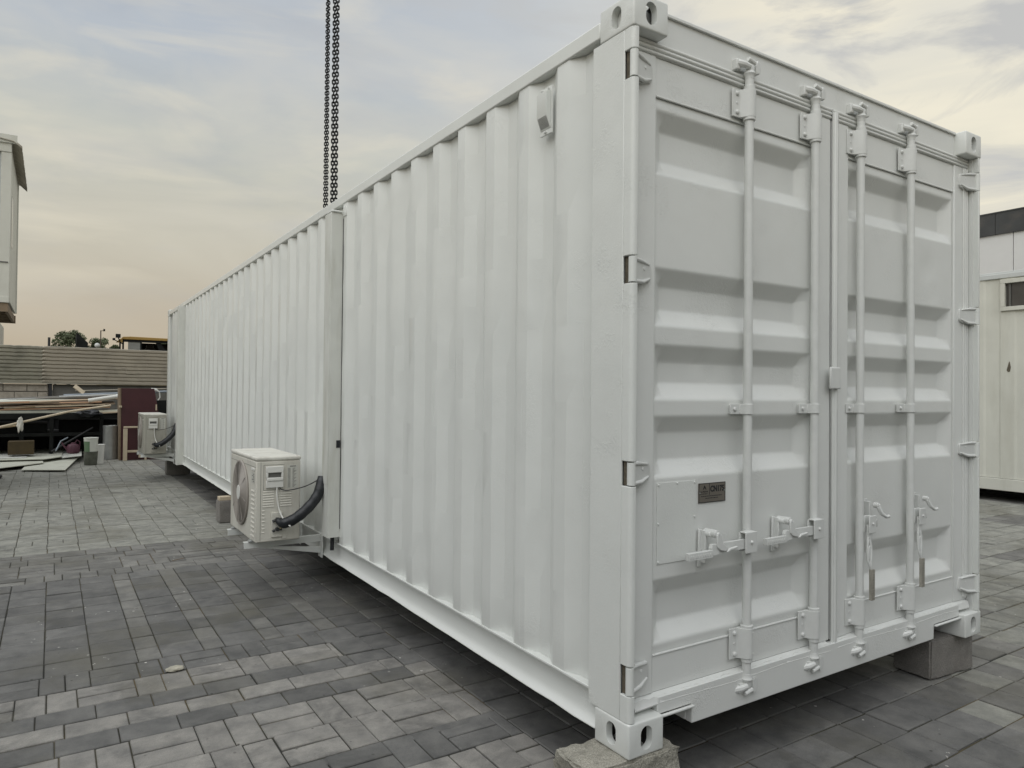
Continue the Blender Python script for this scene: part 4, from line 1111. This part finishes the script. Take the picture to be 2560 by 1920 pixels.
mb = MB(); mb.box(CX - .16, CX - .156 + .002, 9.972, 9.9745, 2.50, 4.40); mb.box(CX - .118, CX - .02, 9.974, 9.9845, 2.92, 2.935); cpt(mb, 'panel_seam', M['ink'])
U0 = .12
mb = MB(); mb.box(-4.5, CX - .015, 10.0, 10.06, 2.14 + U0, 2.258 + U0); mb.box(-4.5, CX, 12.0, 12.08, 2.14 + U0, 2.258 + U0); mb.box(CX - .05, CX - .016, 10.061, 12.0, 2.15 + U0, 2.258 + U0); mb.box(-4.5, CX - .06, 10.07, 11.99, 2.235 + U0, 2.258 + U0)
for y in (10.5, 11.0, 11.5): mb.box(-4.5, CX - .06, y, y + .05, 2.16 + U0, 2.234 + U0)
cpt(mb, 'underframe', M['wood_dk'])
mb = MB(); mb.box(CX - .03, CX - .001, 10.3, 10.6, 3.2, 3.9); cpt(mb, 'side_window', M['glass_dark'])
vs = []; fs = []; n = 44
for i in range(n + 1):
    y = 9.93 + 2.5 * i / n; dz = .022 * (1 if i % 4 in (1, 2) else -1)
    vs += [(CX - .5, y, 4.66 + dz), (CX + .02, y, 4.585 + dz), (CX + .115, y, 4.50 + dz + .01 * sin(i))]
fs = [(3 * i + k, 3 * i + 3 + k, 3 * i + 4 + k, 3 * i + 1 + k) for i in range(n) for k in range(2)]
mb = MB(); mb.add(vs, fs); o = cpt(mb, 'awning', M['hoard'], smooth=60); s_ = o.modifiers.new('s', 'SOLIDIFY'); s_.thickness = .004
mb = MB(); mb.box(-4.5, CX + .06, 9.95, 9.975, 4.54, 4.655); cpt(mb, 'fascia', M['cabin'], bevel=.004)
lo = empty('lower_cabin', (-3.6, 11, G), 'lower cabin that carries the raised site cabin, just outside the left edge', 'cabin')
mb = MB(); mb.box(-4.5, -2.66, 10.1, 12.0, G, 2.255); o = mb.build('body', M['cabin_grey'], lo, .02); o.location = (3.6, -11, -G)

# trees and lamp far behind
def tree(x, y, hw, top, label, seed, base=1.6):
    rnd = random.Random(seed); e = empty('tree', (x, y, G), label, 'tree', 'trees beyond the hoarding')
    mb = MB(); h = top - G; cz = base + (top - base) * .5
    mb.tube([(0, 0, 0), (.06 * hw, 0, h * .35), (0, 0, h * .6)], [.10 * hw + .08, .08 * hw + .05, .05], 8)
    lims = []
    for k in range(9):
        a = rnd.uniform(0, 2 * pi); r = hw * rnd.uniform(.35, .8); zz_ = h * rnd.uniform(.55, .88)
        mb.tube([(0, 0, h * rnd.uniform(.28, .5)), (r * .5 * cos(a), r * .5 * sin(a), zz_ * .8), (r * cos(a), r * sin(a), zz_)], [.06, .04, .015], 5)
    mb.build('trunk', M['bark'], e)
    mb = MB(); cl = []
    for k in range(46):
        a = rnd.uniform(0, 2 * pi); rr = hw * math.sqrt(rnd.random()) * .95; tz = rnd.random() * .93
        z = (base - G) + (top - base) * (.08 + .84 * tz) ; sh = math.sqrt(max(.05, 1 - ((tz - .35) / .72) ** 2))
        cl.append((rr * sh * cos(a), rr * sh * sin(a), z, hw * rnd.uniform(.20, .36)))
    for (cx, cy, cz_, cr) in cl:
        for q in range(150):
            d = Vector((rnd.gauss(0, 1), rnd.gauss(0, 1), rnd.gauss(0, .8))).normalized() * cr * rnd.uniform(.45, 1.05)
            p = Vector((cx, cy, cz_)) + d; s_ = rnd.uniform(.08, .17)
            u = Vector((rnd.gauss(0, 1), rnd.gauss(0, 1), rnd.gauss(0, 1))).normalized(); v_ = u.orthogonal().normalized()
            mb.add([p - u * s_, p + v_ * s_ * .6, p + u * s_, p - v_ * s_ * .6], [(0, 1, 2, 3)])
    mb.build('crown', M['leaf'], e, smooth=None)
tree(.30, 120, 2.1, 9.9, 'large round dark tree, leftmost behind the hoarding', 11, 5.6)
tree(-1.3, 124, 1.0, 7.8, 'low bush-like tree left of the large tree', 15, 5.4)
tree(4.1, 120, 1.5, 8.9, 'medium tree behind the lamp post', 12, 5.6)
tree(6.3, 122, .85, 8.1, 'small tree top between the lamp post and the yellow cab', 13, 5.4)
tree(12.9, 118, 1.3, 8.9, 'tree seen under the right end of the yellow cab roof', 14, 5.4)
lp = empty('lamp_post', (2.86, 90, G), 'thin lamp post with one arm beyond the hoarding', 'lamp post')
mb = MB(); mb.tube([(0, 0, 0), (0, 0, 8.0)], .055, 8); mb.tube([(0, 0, 7.95), (.3, 0, 8.0)], .035, 6); mb.build('pole', M['bark'], lp)
mb = MB(); mb.tube([(.25, 0, 8.05), (.42, 0, 8.05)], [.16, .12], 10); mb.build('lamp_head', M['machine'], lp)
gl_ = empty('globe_lamp', (2.45, 88, G), 'small white globe lamp in front of the medium tree', 'lamp')
mb = MB(); mb.tube([(0, 0, 0), (0, 0, 6.0)], .04, 6); mb.build('pole', M['bark'], gl_)
bm = bmesh.new(); bmesh.ops.create_icosphere(bm, subdivisions=3, radius=.27); me = bpy.data.meshes.new('globe'); bm.to_mesh(me); bm.free(); me.materials.append(M['cabin_grey'])
me.polygons.foreach_set('use_smooth', [True] * len(me.polygons)); o = bpy.data.objects.new('globe', me); COL.objects.link(o); o.parent = gl_; o.location = (0, 0, 6.2)

# ================================================================ SCRAP HEAP
rk = empty('steel_rack', (-1.5, 15.9, G), 'dark steel rack loaded with pipes and sheets against the wall', 'rack')
def rp(mb, name, mat, **k):
    o = mb.build(name, mat, rk, **k); o.location = (1.5, -15.9, -G); return o
mb = MB()
for y in (15.05, 16.9):
    mb.box(-5.0, .75, y, y + .08, .62, .72); mb.box(-5.0, .75, y, y + .06, .28, .34)
for x in (-4.9, -3.3, -2.15, -1.66, -.80, .65):
    for y in (15.05, 16.9): mb.box(x, x + .07, y + .001, y + .078, G, .619)
rp(mb, 'frame', M['machine'], bevel=.004)
mb = MB(); mb.box(-5.0, .75, 16.99, 17.02, G, .70); mb.box(-5.0, .75, 15.14, 16.89, .30, .33); rp(mb, 'back_sheet', M['dark'])
mb = MB(); mb.box(-4.6, -1.7, 15.3, 16.6, .335, .52); mb.box(-1.5, -.2, 15.5, 16.7, .335, .58); rp(mb, 'stored_sheet', M['machine'], bevel=.01)

def plank(a, b_, wd, th, name, mat, label, cat, roll=0):
    a, b_ = Vector(a), Vector(b_); d = b_ - a; c_ = (a + b_) / 2
    q = d.to_track_quat('X', 'Z').to_matrix() @ Matrix.Rotation(roll, 3, 'X')
    mb = MB(); mb.obox(c_, (d.length, wd, th), q); return prop(mb, name, mat, label, cat, bevel=.003)
def pipe(a, b_, r, name, mat, label, cat, mid=None):
    mb = MB(); mb.tube([a] + ([mid] if mid else []) + [b_], r, 12); return prop(mb, name, mat, label, cat, bevel=0, smooth=50)
plank((-3.6, 15.5, .755), (-.35, 15.5, .765), .75, .05, 'white_board', M['board'], 'pale board lying flat on the rack under the other sheets', 'board')
plank((-3.0, 15.6, .795), (-.60, 15.5, .86), .7, .018, 'plywood_sheet', M['ply'], 'orange brown plywood sheet on the rack, lowest of the sheets', 'sheet', .03)
plank((-3.2, 15.7, .86), (-.50, 15.6, .935), .75, .018, 'plywood_sheet', M['wood_dk'], 'dark weathered plywood sheet in the middle of the heap', 'sheet', .05)
plank((-3.2, 15.8, .90), (-.45, 15.7, 1.03), .6, .02, 'plywood_sheet', M['ply'], 'upper orange brown plywood sheet under the white pipe', 'sheet', .02)
plank((-3.4, 16.2, .94), (-.45, 16.0, 1.095), .6, .03, 'plywood_sheet', M['wall_plain'], 'topmost grey sheet sloping down to the left of the heap', 'sheet', .06)
pipe((-1.0, 15.2, .985), (-.42, 15.22, 1.085), .042, 'plastic_pipe', M['white_pl'], 'short thick white plastic pipe on the heap beside the maroon board', 'pipe')
pipe((-1.42, 16.2, 1.085), (.9, 16.3, 1.20), .022, 'steel_pipe', M['blue_pipe'], 'long blue grey pipe along the top of the heap', 'pipe')
pipe((-1.50, 16.1, 1.055), (.3, 16.1, 1.14), .020, 'steel_pipe', M['galv'], 'bright galvanised pipe just below the blue grey one', 'pipe')
pipe((-1.9, 16.0, 1.02), (.2, 16.0, 1.09), .016, 'steel_pipe', M['wood_dk'], 'thin brown pipe third from the top of the heap', 'pipe')
pipe((-3.0, 14.9, .34), (-.62, 14.75, .895), .022, 'long_pole', M['cream'], 'long pale pole sloping across the front of the rack', 'pole', mid=(-1.33, 14.85, .775))
pipe((-3.0, 15.0, .40), (-2.2, 15.0, .50), .018, 'long_pole', M['wood'], 'short pole end under the rag at the left edge', 'pole')
plank((-1.22, 16.5, 1.29), (-1.04, 16.5, 1.13), .16, .02, 'wooden_offcut', M['cream'], 'small cream offcut standing up on top of the heap', 'board', .5)
plank((-2.60, 15.35, .905), (-2.12, 15.35, .925), .2, .02, 'wooden_offcut', M['board_w'], 'small white offcut at the left end of the heap', 'board')
plank((-1.05, 15.15, .72), (-.42, 15.05, .755), .12, .03, 'wooden_offcut', M['cream'], 'pale short plank on the rack beam left of the maroon board', 'board')
for k_, (xa, za, xb, zb_, mt, lb_) in enumerate([(-2.4, .83, -1.3, .90, 'wood', 'light batten lying on the left part of the heap'), (-1.9, .86, -.7, .905, 'cream', 'long cream batten on the heap in front of the white pipe'), (-2.9, .90, -1.5, .955, 'wood_dk', 'dark batten at the left of the heap')]):
    plank((xa, 15.12 - .02 * k_, za), (xb, 15.12 - .02 * k_, zb_), .05, .022, 'batten', M[mt], lb_, 'batten')
for k_, (a_, b2_, r_, mt, lb_) in enumerate([((-3.0, 15.3, .93), (-.9, 15.25, .925), .010, 'wood_dk', 'thin dark rod lying across the left end of the heap'),
        ((-2.0, 15.35, .95), (-.5, 15.3, 1.03), .012, 'cream', 'thin pale rod just under the white pipe'),
        ((-2.6, 15.9, .985), (-.6, 15.8, 1.06), .014, 'galv', 'thin bright rod behind the white pipe'),
        ((-1.2, 16.6, 1.18), (1.2, 16.6, 1.27), .012, 'hoard', 'thin brown rod highest against the rendered wall')]):
    pipe(a_, b2_, r_, 'metal_rod', M[mt], lb_, 'rod')
plank((-2.2, 15.45, .93), (-.75, 15.35, .955), .16, .012, 'cut_board', M['ply'], 'narrow orange board fanning out over the dark plywood', 'board', .1)
plank((-2.9, 15.7, .955), (-1.2, 15.9, 1.02), .35, .012, 'cut_board', M['board'], 'thin grey board fanning out at the back of the heap', 'board', .12)
def rag(c, size, label, mat, name='rag', seed=1, cat='cloth', amp=.55):
    rnd = random.Random(seed); bm = bmesh.new(); bmesh.ops.create_icosphere(bm, subdivisions=3, radius=1)
    from mathutils import noise as mn
    for v in bm.verts:
        v.co = v.co * (1 + amp * mn.noise(v.co * 1.9 + Vector((seed, 0, 0)))) ; v.co = Vector((v.co.x * size[0], v.co.y * size[1], v.co.z * size[2]))
    me = bpy.data.meshes.new(name); bm.to_mesh(me); bm.free(); me.materials.append(mat)
    o = bpy.data.objects.new(name, me); COL.objects.link(o); o.location = c; return tag(o, label, cat)
rag((-2.14, 14.83, .53), (.055, .04, .13), 'white rag hanging from the long pole', M['cloth'], 'rag', 3)
rag((-1.0, 14.98, .74), (.20, .10, .075), 'crumpled black plastic bag hanging at the rack beam', M['black'], 'plastic_bag', 5, 'bag')

# maroon cabinet board with cream frame leaning on it
mc = empty('maroon_board', (-.15, 14.6, G), 'tall maroon laminated board standing on edge behind the farther outdoor unit', 'board')
def mpt(mb, name, mat, parent=mc, o0=(-.15, 14.6, G), **k):
    o = mb.build(name, mat, parent, **k); o.location = -Vector(o0); return o
mb = MB(); mb.prism([(-.452, -.2), (.19, -.2), (.22, .73), (.135, 1.245), (-.462, 1.250)], 1, 14.45, 14.485); mpt(mb, 'panel', M['maroon'], bevel=.003)
mb = MB(); mb.prism([(-.484, -.2), (-.4535, -.2), (-.4635, 1.249), (-.492, 1.249)], 1, 14.44, 14.95); mpt(mb, 'side_edge', M['wood_dk'], bevel=.003)
mb = MB(); mb.box(-.5, -.45, 14.40, 14.445, .86, .90); mb.box(.16, .185, 14.43, 14.45, .80, .92); mpt(mb, 'bracket', M['cream'])
cf = empty('timber_trestle', (-.25, 14.3, G), 'cream wooden frame leaning on the foot of the maroon board', 'frame')
mb = MB(); mb.box(-.425, -.350, 14.30, 14.34, G, .44); mb.box(-.145, -.095, 14.33, 14.36, G + .05, .46); mb.box(-.42, -.02, 14.335, 14.365, .45, .485); mb.box(-.349, -.02, 14.34, 14.365, -.04, .005); mb.box(-.04, .0, 14.33, 14.36, G, .45)
mpt(mb, 'frame', M['cream'], cf, (-.25, 14.3, G), bevel=.004)
rag((.24, 15.45, .87), (.07, .06, .14), 'red canister shape behind the maroon board', M['red'], 'red_canister', 8, 'canister')
mb = MB(); mb.box(.15, .62, 15.0, 15.04, .30, 1.0); prop(mb, 'dark_panel', M['machine'], 'dark panel between the maroon board and the container', 'panel', bevel=.01)
mb = MB(); mb.tube([(.17, 15.35, 1.215), (.26, 15.35, 1.215), (.33, 15.35, 1.17), (.345, 15.35, 1.06), (.30, 15.35, .98)], [.045, .040, .014, .012, .012], 10); prop(mb, 'white_fitting', M['white_pl'], 'white plastic cap with a curved hose above the red canister', 'fitting')

# silver drum, pails, jug, boards
def lathe(prof, n=28):
    mb = MB(); vs = [(r * cos(2 * pi * k / n), r * sin(2 * pi * k / n), z) for r, z in prof for k in range(n)]
    mb.add(vs, [(i * n + k, i * n + (k + 1) % n, (i + 1) * n + (k + 1) % n, (i + 1) * n + k) for i in range(len(prof) - 1) for k in range(n)]); return mb
o = lathe([(0, 0), (.138, 0), (.141, .01), (.139, .03), (.139, .66), (.142, .68), (.136, .685), (.13, .66), (.13, .1), (0, .1)]).build('silver_drum', M['galv']); o.location = (-.612, 14.85, G)
tag(o, 'tall silver metal drum standing left of the maroon board', 'drum')
pb = empty('plastic_bin', (-1.0, 13.72, G), 'dirty see-through bin with a green and white pail sitting in it', 'bin')
lathe([(0, 0), (.10, 0), (.105, .01), (.118, .25), (.122, .255), (.112, .25), (.10, .02), (0, .02)]).build('bin_body', M['dark_pl'], pb)
pw = empty('paint_pail', (-1.0, 13.72, G + .205), 'green and white pail stacked inside the dirty bin', 'pail')
lathe([(0, 0), (.102, 0), (.118, .29), (.124, .295), (.122, .31), (.112, .30), (.10, .02), (0, .02)]).build('pail_body', M['board_w'], pw)
mb = MB(); n = 10
vs = []
for i in range(n + 1):
    a = pi + .15 + 1.2 * i / n
    for z, r in ((.03, .1055), (.24, .1165)): vs.append((r * cos(a), r * sin(a), z))
mb.add(vs, [(2 * i, 2 * i + 2, 2 * i + 3, 2 * i + 1) for i in range(n)]); mb.build('pail_label', M['green_pl'], pw)
o = lathe([(0, 0), (.075, 0), (.09, .34), (.096, .345), (.094, .36), (.085, .35), (.07, .02), (0, .02)]).build('white_pail', M['white_pl']); o.location = (-.845, 14.05, G); tag(o, 'plain white pail half hidden behind the dirty bin', 'pail')
jg = empty('plastic_jug', (-1.27, 14.3, -.02), 'pink plastic watering jug lying on the boards', 'jug')
lathe([(0, 0), (.085, 0), (.11, .03), (.115, .12), (.09, .17), (.04, .19), (.035, .21), (0, .21)], 20).build('body', M['pink'], jg)
mb = MB(); mb.tube([(-.08, 0, .06), (-.16, 0, .16), (-.19, 0, .22)], [.022, .014, .012], 8); mb.tube([(.03, 0, .20), (.06, 0, .26), (.11, 0, .22), (.105, 0, .12)], .010, 8); mb.build('handle', M['pink'], jg)
pipe((-1.62, 14.75, .0), (-.92, 15.02, .44), .018, 'black_hose', M['seal'], 'black pipe leaning from the jug towards the rack', 'pipe')
pipe((-1.55, 14.6, .02), (-1.35, 14.7, .27), .012, 'black_hose', M['blue_pipe'], 'blue hose bent behind the pink jug', 'hose', mid=(-1.47, 14.7, .2))
mb = MB(); mb.box(-2.31, -1.90, 14.55, 14.85, -.03, .225); prop(mb, 'ochre_box', M['yellow_bx'], 'ochre cardboard box under the rack', 'box', bevel=.01)
def flat_sheet(pts, z, th, name, mat, label, tilt=(0, 0)):
    cx = sum(p[0] for p in pts) / len(pts); cy = sum(p[1] for p in pts) / len(pts); n = len(pts)
    f = lambda p, d: (p[0], p[1], z + d + (p[0] - cx) * tilt[0] + (p[1] - cy) * tilt[1])
    mb = MB(); mb.add([f(p, 0) for p in pts] + [f(p, th) for p in pts], [tuple(range(n - 1, -1, -1)), tuple(range(n, 2 * n))] + [(i, (i + 1) % n, n + (i + 1) % n, n + i) for i in range(n)])
    return prop(mb, name, mat, label, 'board', bevel=.002)
flat_sheet([(-2.05, 12.98), (-1.42, 12.55), (-1.10, 15.4), (-1.9, 15.6)], -.160, .012, 'flat_board', M['board'], 'grey green board lying lowest on the paving in front of the rack', (.02, .008))
flat_sheet([(-3.4, 13.1), (-2.36, 13.12), (-1.74, 13.75), (-1.80, 15.2), (-3.4, 15.3)], -.135, .012, 'flat_board', M['board'], 'large pale board at the left end of the floor boards', (.004, .012))
flat_sheet([(-3.5, 14.3), (-1.72, 14.05), (-1.46, 14.4), (-1.40, 16.3), (-3.5, 16.4)], -.085, .014, 'flat_board', M['board'], 'broad pale green board on top of the other floor boards', (.0, .01))
flat_sheet([(-3.1, 14.35), (-2.02, 14.35), (-1.93, 15.4), (-3.1, 15.45)], -.069, .006, 'flat_board', M['board_w'], 'smooth white board topmost on the floor boards', (.0, .01))
flat_sheet([(-1.45, 14.4), (-1.12, 14.5), (-1.08, 15.9), (-1.5, 15.8)], -.09, .012, 'flat_board', M['board_w'], 'narrow white board right of the pink jug', (.06, .02))
mb = MB(); mb.box(-3.3, -1.5, 13.6, 15.6, G, G + .03); mb.box(-3.2, -1.6, 14.9, 15.2, G + .031, -.10); prop(mb, 'timber_bearer', M['machine'], 'dark timbers under the floor boards', 'timber')
o = lathe([(0, 0), (.13, 0), (.15, .02), (.15, .045), (.12, .06), (.05, .05), (0, .05)]).build('rubber_disc', M['seal']); o.location = (-2.42, 12.06, G); tag(o, 'black rubber disc on the paving at the left edge', 'disc')

# ================================================================ RIGHT: white cabin, building behind
rc = empty('portable_cabin', (10.3, 1, G), 'cream portable cabin with a small window at the right edge', 'cabin')
def rpt(mb, name, mat, parent=None, **k):
    o = mb.build(name, mat, parent or rc, **k)
    if parent is None: o.location = (-10.3, -1, -G)
    return o
RX = 9.3
vs = []; ys_ = []; y = -5.0; ii = 0
while y < 8.5: ys_.append((y, 0.0 if ii % 2 == 0 else .012)); ys_.append((y + .16, 0.0 if ii % 2 == 0 else .012)); y += .19; ii += 1
for y, d in ys_: vs += [(RX + d, y, .12), (RX + d, y, 2.86)]
WY0, WY1, WZ0, WZ1 = 2.02, 2.76, 2.41, 2.84
mb = MB()
for a, b_ in zip(ys_[:-1], ys_[1:]):
    if b_[0] > WY0 + .05 and a[0] < WY1 - .05:
        mb.add([(RX + a[1], a[0], .12), (RX + b_[1], b_[0], .12), (RX + b_[1], b_[0], WZ0 + .03), (RX + a[1], a[0], WZ0 + .03)], [(0, 1, 2, 3)])
        mb.add([(RX + a[1], a[0], WZ1 - .03), (RX + b_[1], b_[0], WZ1 - .03), (RX + b_[1], b_[0], 2.86), (RX + a[1], a[0], 2.86)], [(0, 1, 2, 3)])
    else: mb.add([(RX + a[1], a[0], .12), (RX + b_[1], b_[0], .12), (RX + b_[1], b_[0], 2.86), (RX + a[1], a[0], 2.86)], [(0, 1, 2, 3)])
rpt(mb, 'wall', M['cabin'], smooth=50)
mb = MB(); mb.box(RX - .015, RX + .04, -5.0, 8.5, 2.86, 2.925); mb.box(RX + .041, RX + 2.6, -5, 8.5, 2.87, 2.96); rpt(mb, 'roof', M['cabin_grey'], bevel=.006)
mb = MB(); mb.box(RX - .02, RX + .05, -5.0, 8.5, -.045, .115); rpt(mb, 'base_rail', M['cabin'], bevel=.006)
mb = MB(); mb.box(RX + .06, RX + 2.6, -5, 8.5, .05, .115)
for y in (-4.5, -1.5, 5.0, 8.0):
    for x in (RX + .12, RX + 2.1): mb.box(x, x + .2, y, y + .4, G, -.0)
rpt(mb, 'underframe', M['dark'])
mb = MB()
mb.box(RX - .03, RX + .03, WY0, WY1, WZ1 - .055, WZ1); mb.box(RX - .03, RX + .03, WY0, WY1, WZ0, WZ0 + .055); mb.box(RX - .03, RX + .03, WY0, WY0 + .055, WZ0 + .0555, WZ1 - .0555); mb.box(RX - .03, RX + .03, WY1 - .055, WY1, WZ0 + .0555, WZ1 - .0555)
wn = rpt(mb, 'window', M['cabin'], bevel=.004)
mb = MB(); mb.box(RX + .02, RX + .026, WY0 + .05, WY1 - .05, WZ0 + .05, WZ1 - .05); mb.build('pane', M['glass_dark'], wn)
mb = MB(); mb.box(RX + .0, RX + .018, WY1 - .115, WY1 - .10, WZ0 + .056, WZ1 - .056); mb.build('glazing_bar', M['ink'], wn)
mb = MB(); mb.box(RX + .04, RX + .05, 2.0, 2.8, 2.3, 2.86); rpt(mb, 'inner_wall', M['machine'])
mb = MB(); mb.prism([(2.69, 1.60), (2.665, 1.70), (2.655, 1.72), (2.64, 1.64), (2.65, 1.58), (2.675, 1.575)], 0, RX - .004, RX - .001); rpt(mb, 'rust_hole', M['rust'])
mb = MB(); mb.box(RX + 2.55, RX + 2.6, -5, 8.5, .12, 2.86); rpt(mb, 'rear_wall', M['cabin'])
bd = empty('building', (20, 5, G), 'white clad building with a black roof band, behind the cream cabin', 'building')
def bp(mb, name, mat, **k):
    o = mb.build(name, mat, bd, **k); o.location = (-20, -5, -G); return o
mb = MB(); y = -12
while y < 15: mb.box(14, 14.1, y + .006, y + 1.494, 2.2, 4.44); y += 1.5
mb.box(14.101, 26, -12, 15, G, 4.43); bp(mb, 'wall', M['building'])
mb = MB(); y = -12
while y < 15: mb.box(13.96, 14.1, y + .004, y + 1.196, 4.441, 4.86); y += 1.2
bp(mb, 'roof_band', M['roofband'])
mb = MB(); mb.box(13.95, 26, -12, 15, 4.861, 4.885); bp(mb, 'roof', M['roofband'])

# pebble and litter on the paving
o = rag((-1.085, 2.185, G + .008), (.042, .026, .013), 'small pale stone on the paving left of the container', M['stone'], 'pebble', 4, 'stone', .22)
mb = MB(); mb.box(-.055, .055, -.004, .004, 0, .004); o = mb.build('wood_splinter', M['wood_dk'], None, .001); o.location = (-.72, 4.75, G + .001); o.rotation_euler = (0, 0, .5); tag(o, 'thin splinter on the paving near the bracket tip', 'splinter')

# added containers, out of view behind and left, to shade the lower walls
for i, (x, y, rz, lb) in enumerate(((-6.1, -2.2, 0, 'added grey container shading the walls, unseen, left of the photographer'), (-8.6, 10.5, 0, 'second added grey container shading the walls, unseen, in line with the first'),
                                 (1.0, -6.1, pi / 2, 'added grey container shading the walls, unseen, behind the photographer'))):
    e = empty('blocker_container', (x, y, G), lb, 'container', 'added unseen containers that shade the lower walls', rz)
    mb = MB(); mb.box(-1.2, 1.2, -6, 6, .15, 2.75); mb.build('body', M['blocker'], e, .02)
    mb = MB(); mb.box(-1.1, 1.1, -5.9, 5.9, 0, .149); mb.build('base', M['dark'], e)
